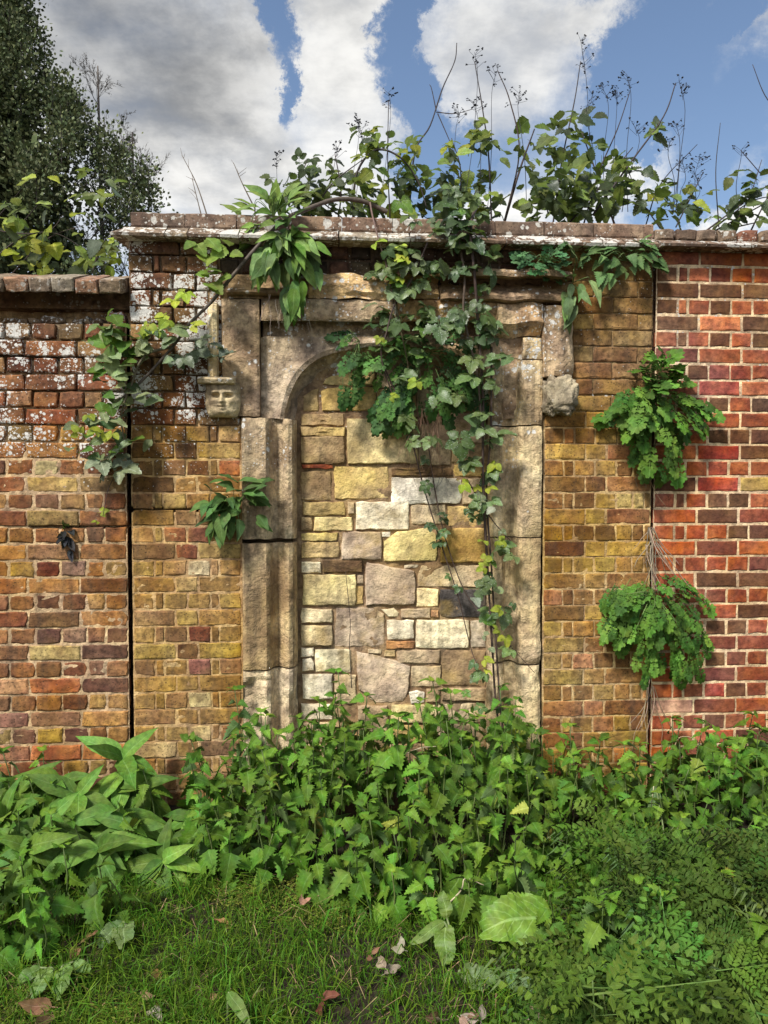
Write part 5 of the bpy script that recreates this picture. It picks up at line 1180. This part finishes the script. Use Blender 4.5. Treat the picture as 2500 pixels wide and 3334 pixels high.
for i in range(2200): blade(rnd.uniform(-2.0, 2.1), rnd.uniform(-2.3, -.5), rnd.uniform(.04, .11), rnd.uniform(.0008, .0018), rnd.uniform(1.4, 2.2))
tag(obj('dry_grass', mesh('dry_grass', V, F, M['thatch'])), 'straw coloured dead grass lying between the green blades', 'grass', kind='stuff')
V, F = [], []
for i in range(5000):
    cu, cv = rnd.choice([(800, 2930), (900, 2960), (1050, 3000), (760, 2900), (1000, 2900), (400, 3300), (100, 3280)])
    d = ray(cu + rnd.gauss(0, 60), cv + rnd.gauss(0, 35)); p = CAM + d * ((.01 - CAM.z) / d.z); x, y = p.x, p.y; z = ground_z(x, y) + rnd.uniform(0, .03); a = rnd.uniform(0, 6.28); s = rnd.uniform(.004, .009); k = len(V)
    dx, dy = math.cos(a) * s, math.sin(a) * s
    V.extend([Vector((x, y, z)), Vector((x + dx - dy * .4, y + dy + dx * .4, z + s * .5)), Vector((x + dx * 2, y + dy * 2, z + s * .3)), Vector((x + dx + dy * .4, y + dy - dx * .4, z + s * .5))]); F.append((k, k + 1, k + 2, k + 3))
tag(obj('moss', mesh('moss', V, F, M['moss'])), 'yellow green moss and tiny cleavers at the edge of the grass', 'moss', kind='stuff')

# fallen leaves and dead stalks
FALL = [(250, 3080, .09, 'curled brown fallen leaf by the left clump', (.25, .15, .07)), (165, 3290, .11, 'large tan fallen leaf in the lower left corner', (.38, .24, .12)), (525, 3170, .06, 'orange dry leaf in the grass left of centre', (.45, .28, .09)), (460, 3250, .05, 'small pale dry leaf in the front left grass', (.40, .30, .16)),
        (490, 3290, .07, 'grey white dry leaf at the bottom left', (.50, .44, .34)), (655, 3270, .08, 'long tan curled leaf low in the grass', (.42, .30, .14)), (740, 3010, .07, 'orange tan leaf at the edge of the moss', (.46, .28, .10)), (980, 2950, .05, 'pinkish dry leaf below the nettles', (.48, .30, .18)), (1065, 2900, .08, 'brown curled leaf hanging at the nettle edge', (.32, .18, .08)),
        (1255, 3160, .085, 'big cream and brown curled leaf in the middle of the grass', (.55, .42, .26)), (1320, 3100, .06, 'pale upright dry leaf right of the cream one', (.52, .44, .30)), (1035, 3245, .075, 'dark red brown fallen leaf in the front grass', (.20, .08, .04)), (1425, 3300, .08, 'tattered tan leaf at the bottom edge', (.42, .28, .14)), (1510, 3320, .06, 'pinkish tan leaf at the bottom edge', (.45, .30, .2)),
        (1560, 3310, .06, 'pale fallen leaf at the bottom edge under the docks', (.5, .4, .3)), (1780, 3310, .09, 'cream fallen leaf at the bottom under the cow parsley', (.52, .40, .26)), (840, 3240, .04, 'tiny dry leaf in the front grass', (.45, .33, .2)), (1200, 3110, .04, 'small reddish leaf left of the cream one', (.35, .18, .1))]
for u, v, s, lab, c in FALL:
    d = ray(u, v); p = CAM + d * ((.035 - CAM.z) / d.z); a = rnd.uniform(0, 6.28)
    b = empty('fallen_leaf', p); tag(b, lab, 'leaf', 'fallen leaves on the grass')
    for k in range(2): obj('blade', rnd.choice(LEAF['dry']), b, p + rv(.012), orient(Vector((math.cos(a + k * 1.3), math.sin(a + k * 1.3), rnd.uniform(-.2, .5))), Vector((0, -.5, .8)), rnd.uniform(-.8, .8)), s * .72, jitc(tuple(v * .75 for v in c)))
def stalk(label, pts, r, col):
    p = [P(*q) for q in pts]; b = empty('dead_stalk', p[0]); tag(b, label, 'stalk', 'dead stalks among the plants'); tube('stalk', catmull(p, 5), r, r * .6, M['twig'], b, 5, .1, col)
PALE = (.48, .40, .26)
stalk('pale dead stalk lying below the nettles left of centre', [(860, 2830, -.62), (930, 2815, -.66), (1000, 2800, -.64)], .003, PALE)
stalk('bent pale stalk above the pale dock leaves', [(1440, 2960, -1.0), (1500, 2900, -.98), (1515, 2860, -.95), (1575, 2882, -.98)], .003, PALE)
stalk('dead stalk at the foot of the doorway', [(1320, 2455, -.3), (1370, 2435, -.3), (1420, 2430, -.3)], .0026, PALE)
stalk('short dead stalk in front of the ochre foot stone', [(1325, 2440, -.25), (1345, 2360, -.2)], .0026, PALE)
stalk('straw stalk across the right nettles', [(1700, 2690, -.6), (1780, 2725, -.62), (1865, 2745, -.6)], .003, PALE)
stalk('straw stalk upright beside the dark dock leaf', [(2125, 2745, -.55), (2120, 2640, -.5), (2128, 2560, -.5)], .003, PALE)
stalk('bowed straw stalk before the red bricks', [(2195, 2430, -.12), (2215, 2400, -.12), (2260, 2405, -.12), (2290, 2440, -.12)], .003, (.40, .28, .16))
stalk('dark dead stem rising in front of the rubble', [(1145, 2240, -.05), (1138, 2100, .03), (1140, 2020, .05), (1125, 1860, .07)], .0022, (.05, .035, .025))

# ---------------------------------------------------------------- brambles behind the wall
def hedge(label, regions, canes, heads, n, cols, ys, base, kinds=('single_young', 'single', 'bramble_young'), size=.085):
    b = P(*base); b.z = 0; root = empty('bramble_bush', b); tag(root, label, 'bramble', 'brambles behind the wall')
    for pts, r in canes: tube('cane', catmull([P(*q) for q in pts], 6), r, r * .45, M['stem'], root, 5, .1, jitc((.05, .035, .03)))
    n = int(n * 1.25) if n > 60 and base[0] > 500 else n
    for i in range(n):
        cu, cv, ru, rvv = rnd.choice(regions); a = rnd.uniform(0, 6.28); q = rnd.random() ** .6
        if i % 3 == 0: cv = 650; rvv = 80
        p = P(cu + ru * q * math.cos(a), cv + rvv * q * math.sin(a), rnd.uniform(*ys)); d = Vector((rnd.uniform(-1, 1), rnd.uniform(-1, .3), rnd.uniform(-.8, .5)))
        put_leaf(rnd.choice(kinds), root, p, d, size * rnd.uniform(.7, 1.25), rnd.choice(cols), Vector((rnd.uniform(-.6, .6), -.5, .8)), .6)
    for u, v, h, y in heads:
        p = P(u, v, y); V, F = [], []; base_p = p - Vector((rnd.uniform(-.04, .04), 0, h)); low = P(u + rnd.uniform(-40, 40), 690, y); tube_data(catmull([low, low.lerp(base_p, .5) + rv(.02), base_p, p], 5), .0022, .0011, 4, 0, V, F)
        for k in range(rnd.randint(9, 15)):
            t = rnd.uniform(.25, 1); s = base_p.lerp(p, t); e = s + Vector((rnd.uniform(-1, 1) * .05, rnd.uniform(-1, 1) * .04, rnd.uniform(.0, .05))) * (1.3 - t * .6); tube_data([s, e], .0010, .0008, 3, 0, V, F)
            for m in range(rnd.randint(1, 3)):
                c = e + rv(.008); kk = len(V); r = rnd.uniform(.004, .007); dn = rv(1).normalized()
                V.extend([c + dn * r * 1.4, c + Vector((r, 0, 0)), c + Vector((0, r, 0)), c - Vector((r, 0, 0)), c - Vector((0, r, 0)), c - dn * r]); F.extend([(kk, kk + 1, kk + 2), (kk, kk + 2, kk + 3), (kk, kk + 3, kk + 4), (kk, kk + 4, kk + 1), (kk + 5, kk + 2, kk + 1), (kk + 5, kk + 3, kk + 2), (kk + 5, kk + 4, kk + 3), (kk + 5, kk + 1, kk + 4)])
        V = [v_ - Vector(root.location) for v_ in V]; obj('seed_head', mesh('seed_head', V, F, M['stem'], False), root, root.location, color=(.035, .035, .045))
    return root
hc = [(.10, .16, .03), (.15, .22, .03), (.06, .09, .035), (.05, .07, .035), (.22, .26, .03)]
hd = [(.06, .09, .035), (.05, .07, .035), (.10, .13, .04), (.12, .17, .035)]
hedge('grey green bramble bush behind the coping, left end', [(1000, 580, 110, 70), (1100, 560, 100, 70), (960, 620, 70, 40), (1060, 640, 130, 50)], [([(900, 720, .6), (960, 620, .6), (1000, 520, .6)], .005), ([(1100, 720, .6), (1110, 620, .55), (1090, 500, .55)], .005), ([(1000, 720, .5), (1080, 600, .5), (1180, 520, .5)], .005), ([(1140, 730, .7), (1020, 640, .7), (920, 600, .7)], .004)], [(900, 500, .12, .6), (1170, 390, .12, .6), (1100, 480, .1, .6)], 90, hd, (.4, .8), (1030, 760, .6))
hedge('arching bramble behind the coping above the doorway', [(1240, 500, 60, 90), (1200, 600, 110, 90), (1290, 640, 100, 70), (1180, 450, 40, 50), (1340, 520, 40, 80)], [([(1150, 720, .5), (1160, 570, .5), (1220, 490, .45), (1300, 510, .4), (1360, 590, .4), (1390, 680, .4)], .007), ([(1270, 720, .6), (1262, 520, .6), (1265, 330, .6)], .004), ([(1330, 720, .6), (1350, 500, .6), (1400, 410, .6), (1440, 290, .6), (1480, 200, .6), (1487, 140, .6)], .005), ([(1420, 360, .6), (1405, 290, .6), (1398, 275, .6)], .003), ([(1420, 365, .6), (1480, 370, .6), (1540, 355, .6)], .003), ([(1425, 370, .6), (1460, 450, .6), (1480, 500, .6)], .003)], [(1265, 300, .12, .6), (1170, 410, .1, .6), (1500, 360, .1, .6)], 95, hc, (.35, .8), (1270, 760, .6))
hedge('bright leafed bramble behind the coping right of the doorway centre', [(1430, 600, 70, 90), (1500, 620, 100, 90), (1590, 560, 70, 130), (1450, 500, 40, 60), (1560, 450, 50, 60)], [([(1490, 720, .6), (1500, 560, .6), (1470, 450, .6)], .005), ([(1600, 720, .6), (1590, 500, .6), (1570, 350, .6), (1545, 200, .6)], .005), ([(1640, 730, .6), (1690, 500, .6), (1660, 330, .6), (1620, 230, .6)], .005)], [(1545, 170, .14, .6), (1622, 220, .13, .6), (1690, 300, .1, .6), (1540, 330, .1, .6)], 95, hc, (.35, .85), (1520, 760, .6))
hedge('large dense bramble bush behind the coping with black stems', [(1760, 470, 90, 110), (1830, 520, 120, 130), (1920, 560, 110, 110), (1800, 650, 130, 70), (1960, 650, 120, 60), (1870, 420, 90, 60), (1850, 600, 130, 90)], [([(1640, 730, .7), (1690, 560, .7), (1740, 420, .7)], .008), ([(1800, 730, .7), (1830, 520, .7), (1870, 330, .7), (1890, 200, .7)], .005), ([(1900, 730, .7), (1950, 560, .7), (2010, 420, .7), (2050, 300, .7)], .005), ([(2000, 730, .7), (1940, 560, .7), (1890, 420, .7)], .006), ([(1850, 730, .7), (1960, 600, .7), (2060, 480, .7)], .006), ([(1930, 700, .5), (2060, 520, .5), (2160, 380, .5), (2200, 270, .5)], .006)], [(1890, 130, .22, .7), (1960, 280, .12, .7), (2040, 240, .14, .7), (2010, 300, .12, .7), (1930, 310, .1, .7), (2210, 260, .16, .5), (2060, 400, .1, .6), (2200, 400, .1, .5)], 190, hd + hc[:2], (.35, .95), (1850, 760, .7))
hedge('thin bramble with yellow leaves behind the coping by the red wall', [(2100, 620, 90, 80), (2200, 660, 80, 60), (2120, 420, 40, 50), (2290, 680, 70, 40), (2060, 560, 60, 60)], [([(2100, 740, .6), (2150, 600, .6), (2270, 470, .6)], .004), ([(2340, 740, .6), (2330, 560, .6), (2345, 400, .6)], .0035), ([(2200, 740, .6), (2260, 620, .6), (2290, 560, .6)], .004), ([(2150, 745, .6), (2080, 640, .6), (2040, 540, .6)], .004)], [(2220, 520, .1, .6), (2280, 510, .1, .6), (2260, 560, .1, .6), (2180, 460, .08, .6)], 70, hc, (.4, .8), (2200, 760, .6))
hedge('bare purple bramble canes leaning over the red wall', [(2440, 640, 60, 50), (2380, 690, 60, 30), (2480, 590, 40, 40)], [([(2300, 750, .5), (2420, 660, .5), (2560, 560, .5)], .005), ([(2330, 750, .55), (2440, 690, .55), (2600, 600, .55)], .005), ([(2380, 750, .6), (2440, 640, .6), (2480, 520, .6)], .004), ([(2440, 760, .6), (2490, 660, .6), (2570, 520, .6)], .005), ([(2320, 745, .5), (2460, 650, .5), (2600, 640, .5)], .004), ([(2480, 570, .6), (2420, 500, .6), (2410, 490, .6)], .003), ([(2660, 740, .6), (2620, 540, .6), (2550, 390, .6), (2490, 310, .6), (2450, 210, .6)], .004), ([(2350, 750, .6), (2480, 720, .6), (2600, 690, .6)], .004)], [(2415, 485, .06, .6)], 34, hd, (.4, .7), (2440, 760, .6))
hedge('bramble with lime leaves trailing over the low left coping', [(60, 770, 80, 60), (20, 720, 70, 50), (160, 790, 60, 50), (270, 770, 60, 60), (360, 830, 40, 50), (110, 840, 80, 40), (300, 860, 60, 30)], [([(-80, 900, .3), (60, 780, .3), (180, 760, .3), (300, 830, .3), (400, 890, .3)], .004), ([(30, 900, .35), (150, 780, .35), (280, 730, .35)], .003), ([(-60, 740, .4), (60, 760, .4), (160, 750, .4), (205, 700, .4)], .003), ([(300, 890, .3), (330, 800, .3), (390, 740, .3)], .003)], [], 86, [(.2, .28, .04), (.28, .34, .03), (.14, .19, .07), (.12, .15, .09)], (.15, .5), (120, 930, .35))
for lab, pts in (('thin dry twig standing behind the coping, left of the bushes', [(680, 720, .6), (640, 600, .6), (592, 505, .6)]), ('second thin dry twig leaning behind the coping', [(660, 720, .7), (645, 660, .7), (625, 580, .7)]), ('thin dry twig beside the foxglove shoots', [(830, 680, .6), (790, 600, .6), (760, 530, .6)])):
    p = [P(*q) for q in pts]; b = empty('dry_twig', Vector((p[0].x, p[0].y, 0))); tag(b, lab, 'twig', 'dry twigs behind the coping')
    tube('twig', [Vector((p[0].x, p[0].y, 0))] + catmull(p, 5), .004, .0015, M['twig'], b, 5, .1, (.14, .11, .08))
    for k in range(4):
        s = p[1].lerp(p[2], rnd.random()); tube('side_twig', [s, s + Vector((rnd.uniform(-.05, .05), 0, rnd.uniform(.01, .06)))], .0015, .0008, M['twig'], b, 4, 0, (.12, .09, .07))

# ---------------------------------------------------------------- trees beyond the wall
def evergreen():
    Y = 5.0; base = P(-160, 1600, Y); base.z = 0; root = empty('evergreen_tree', base); tag(root, 'tall dark evergreen tree rising behind the low left wall', 'tree')
    top = P(-60, -420, Y).z
    tr = tube('trunk', catmull([base, base + Vector((.1, 0, 2.5)), base + Vector((0, .1, 5)), Vector((base.x + .1, base.y, top - .3))], 6), .22, .03, M['bark'], root, 10, .06, (.07, .05, .04))
    # outline of the right-hand side, from the photograph: (v, u)
    edge = [(-420, -40), (-150, 60), (0, 120), (100, 150), (200, 190), (290, 240), (400, 290), (500, 360), (560, 430), (640, 500), (700, 540), (800, 540), (900, 520), (1100, 480)]
    def rad(v):
        for (a, b), (c, d) in zip(edge, edge[1:]):
            if a <= v <= c: return b + (d - b) * (v - a) / (c - a) - 70
        return 130
    V, F = [], []; px = (Y - CAM.y) / FPX
    clumps = []
    for i in range(1500):
        v = rnd.uniform(-420, 1100); Rr = (rad(v) + 160) * px; th = rnd.uniform(0, 6.283); q = rnd.random() ** .45
        z = P(0, v, Y).z; r = Rr * q
        clumps.append(Vector((base.x + math.cos(th) * r, base.y + math.sin(th) * r * .75, z + rnd.uniform(-.1, .1))))
    TV, TF = [], []
    # spiky shoots along the outline
    for i in range(70):
        v = rnd.uniform(-300, 800); Rr = (rad(v) + 160) * px * rnd.uniform(.93, 1.04); th = rnd.gauss(-.2, .5); z = P(0, v, Y).z; p = Vector((base.x + math.cos(th) * Rr, base.y + math.sin(th) * Rr * .7, z))
        tube_data([p + Vector((-.25, 0, -.3)), p, p + Vector((0, 0, .42))], .008, .003, 3, 0, TV, TF)
        for k in range(5): clumps.append(p + Vector((rnd.uniform(-.03, .03), 0, .08 * k)))
    for c in clumps:
        s = rnd.uniform(.09, .18); up = rnd.uniform(.2, 1)
        inner = (Vector((c.x - base.x, c.y - base.y, 0)).length < .62 * (rad(1580 - (c.z - 1.5) / px) + 160) * px)
        for k in range(int(rnd.uniform(35, 75))):
            o = Vector((rnd.gauss(0, 1), rnd.gauss(0, 1), rnd.gauss(0, .9))) * s * .55; p = c + o; d = (o.normalized() + rv(.9) + Vector((0, 0, up))).normalized(); n_ = d.cross(rv(1)).normalized(); l = rnd.uniform(.07, .12) if inner else rnd.uniform(.026, .05); w = l * .38; kk = len(V)
            V.extend([p, p + d * l * .5 + n_ * w, p + d * l, p + d * l * .5 - n_ * w]); F.append((kk, kk + 1, kk + 2, kk + 3))
    Vl = [v - base for v in V]
    obj('crown', mesh('crown', Vl, F, M['crown']), root, base)
    obj('twigs', mesh('twigs', [v - base for v in TV], TF, M['bark']), root, base, color=(.06, .05, .04))
    for i in range(26):
        z = rnd.uniform(1.5, top - .8); v = 0; th = rnd.uniform(-1.6, 1.6); L = rnd.uniform(.5, 1.0) * max(.3, (top - z) * .38); s = base + Vector((0, 0, z))
        e = s + Vector((math.cos(th) * L, math.sin(th) * L * .7, L * .45)); tube('limb', catmull([s, s.lerp(e, .5) + Vector((0, 0, .05)), e], 4), .035, .008, M['bark'], root, 5, .1, (.06, .045, .035))
evergreen()
def bare_tree(label, u, v_top, v_base, Y, spread, n):
    base = P(u, v_base, Y); base.z = 0; top = P(u, v_top, Y); root = empty('bare_tree', base); tag(root, label, 'tree'); V, F = [], []
    tube('trunk', catmull([base, base.lerp(top, .5) + Vector((.05, 0, 0)), top], 6), .07, .008, M['bark'], root, 7, .05, (.12, .10, .085)); h = top.z
    def grow(p, d, L, r, lev):
        pts = [p]; dd = d.copy()
        for k in range(4): dd = (dd + rv(.22) + Vector((0, 0, .10))).normalized(); pts.append(pts[-1] + dd * L / 4)
        tube_data(pts, r, r * .35, 4 if lev == 0 else 3, 0, V, F)
        if lev < 3:
            for k in range(5 if lev < 2 else 4):
                t = rnd.randint(1, 4); grow(pts[t], (dd + rv(.9)).normalized(), L * rnd.uniform(.35, .6), max(.0022, r * .5), lev + 1)
        if lev >= 2:
            for k in range(1):
                c = rnd.choice(pts) + rv(.01); a = rv(.012); b2 = rv(.012); kk = len(V); V.extend([c, c + a, c + b2]); F.append((kk, kk + 1, kk + 2))
    for i in range(n):
        t = rnd.uniform(.38, .97); s = base.lerp(top, t); a = rnd.uniform(0, 6.28); grow(s, Vector((math.cos(a), math.sin(a), rnd.uniform(.5, 1.3))).normalized(), spread * (1.15 - t) * rnd.uniform(.7, 1.2), .016 * (1.25 - t), 0)
    obj('branches', mesh('branches', [v - base for v in V], F, M['bark'], True), root, base, color=(.11, .095, .08))
bare_tree('bare thin tree with fine twigs beside the evergreen', 318, 215, 900, 6.5, 1.35, 30)
bare_tree('low bare twiggy tree behind the end of the coping', 430, 430, 900, 6.0, 1.3, 26)
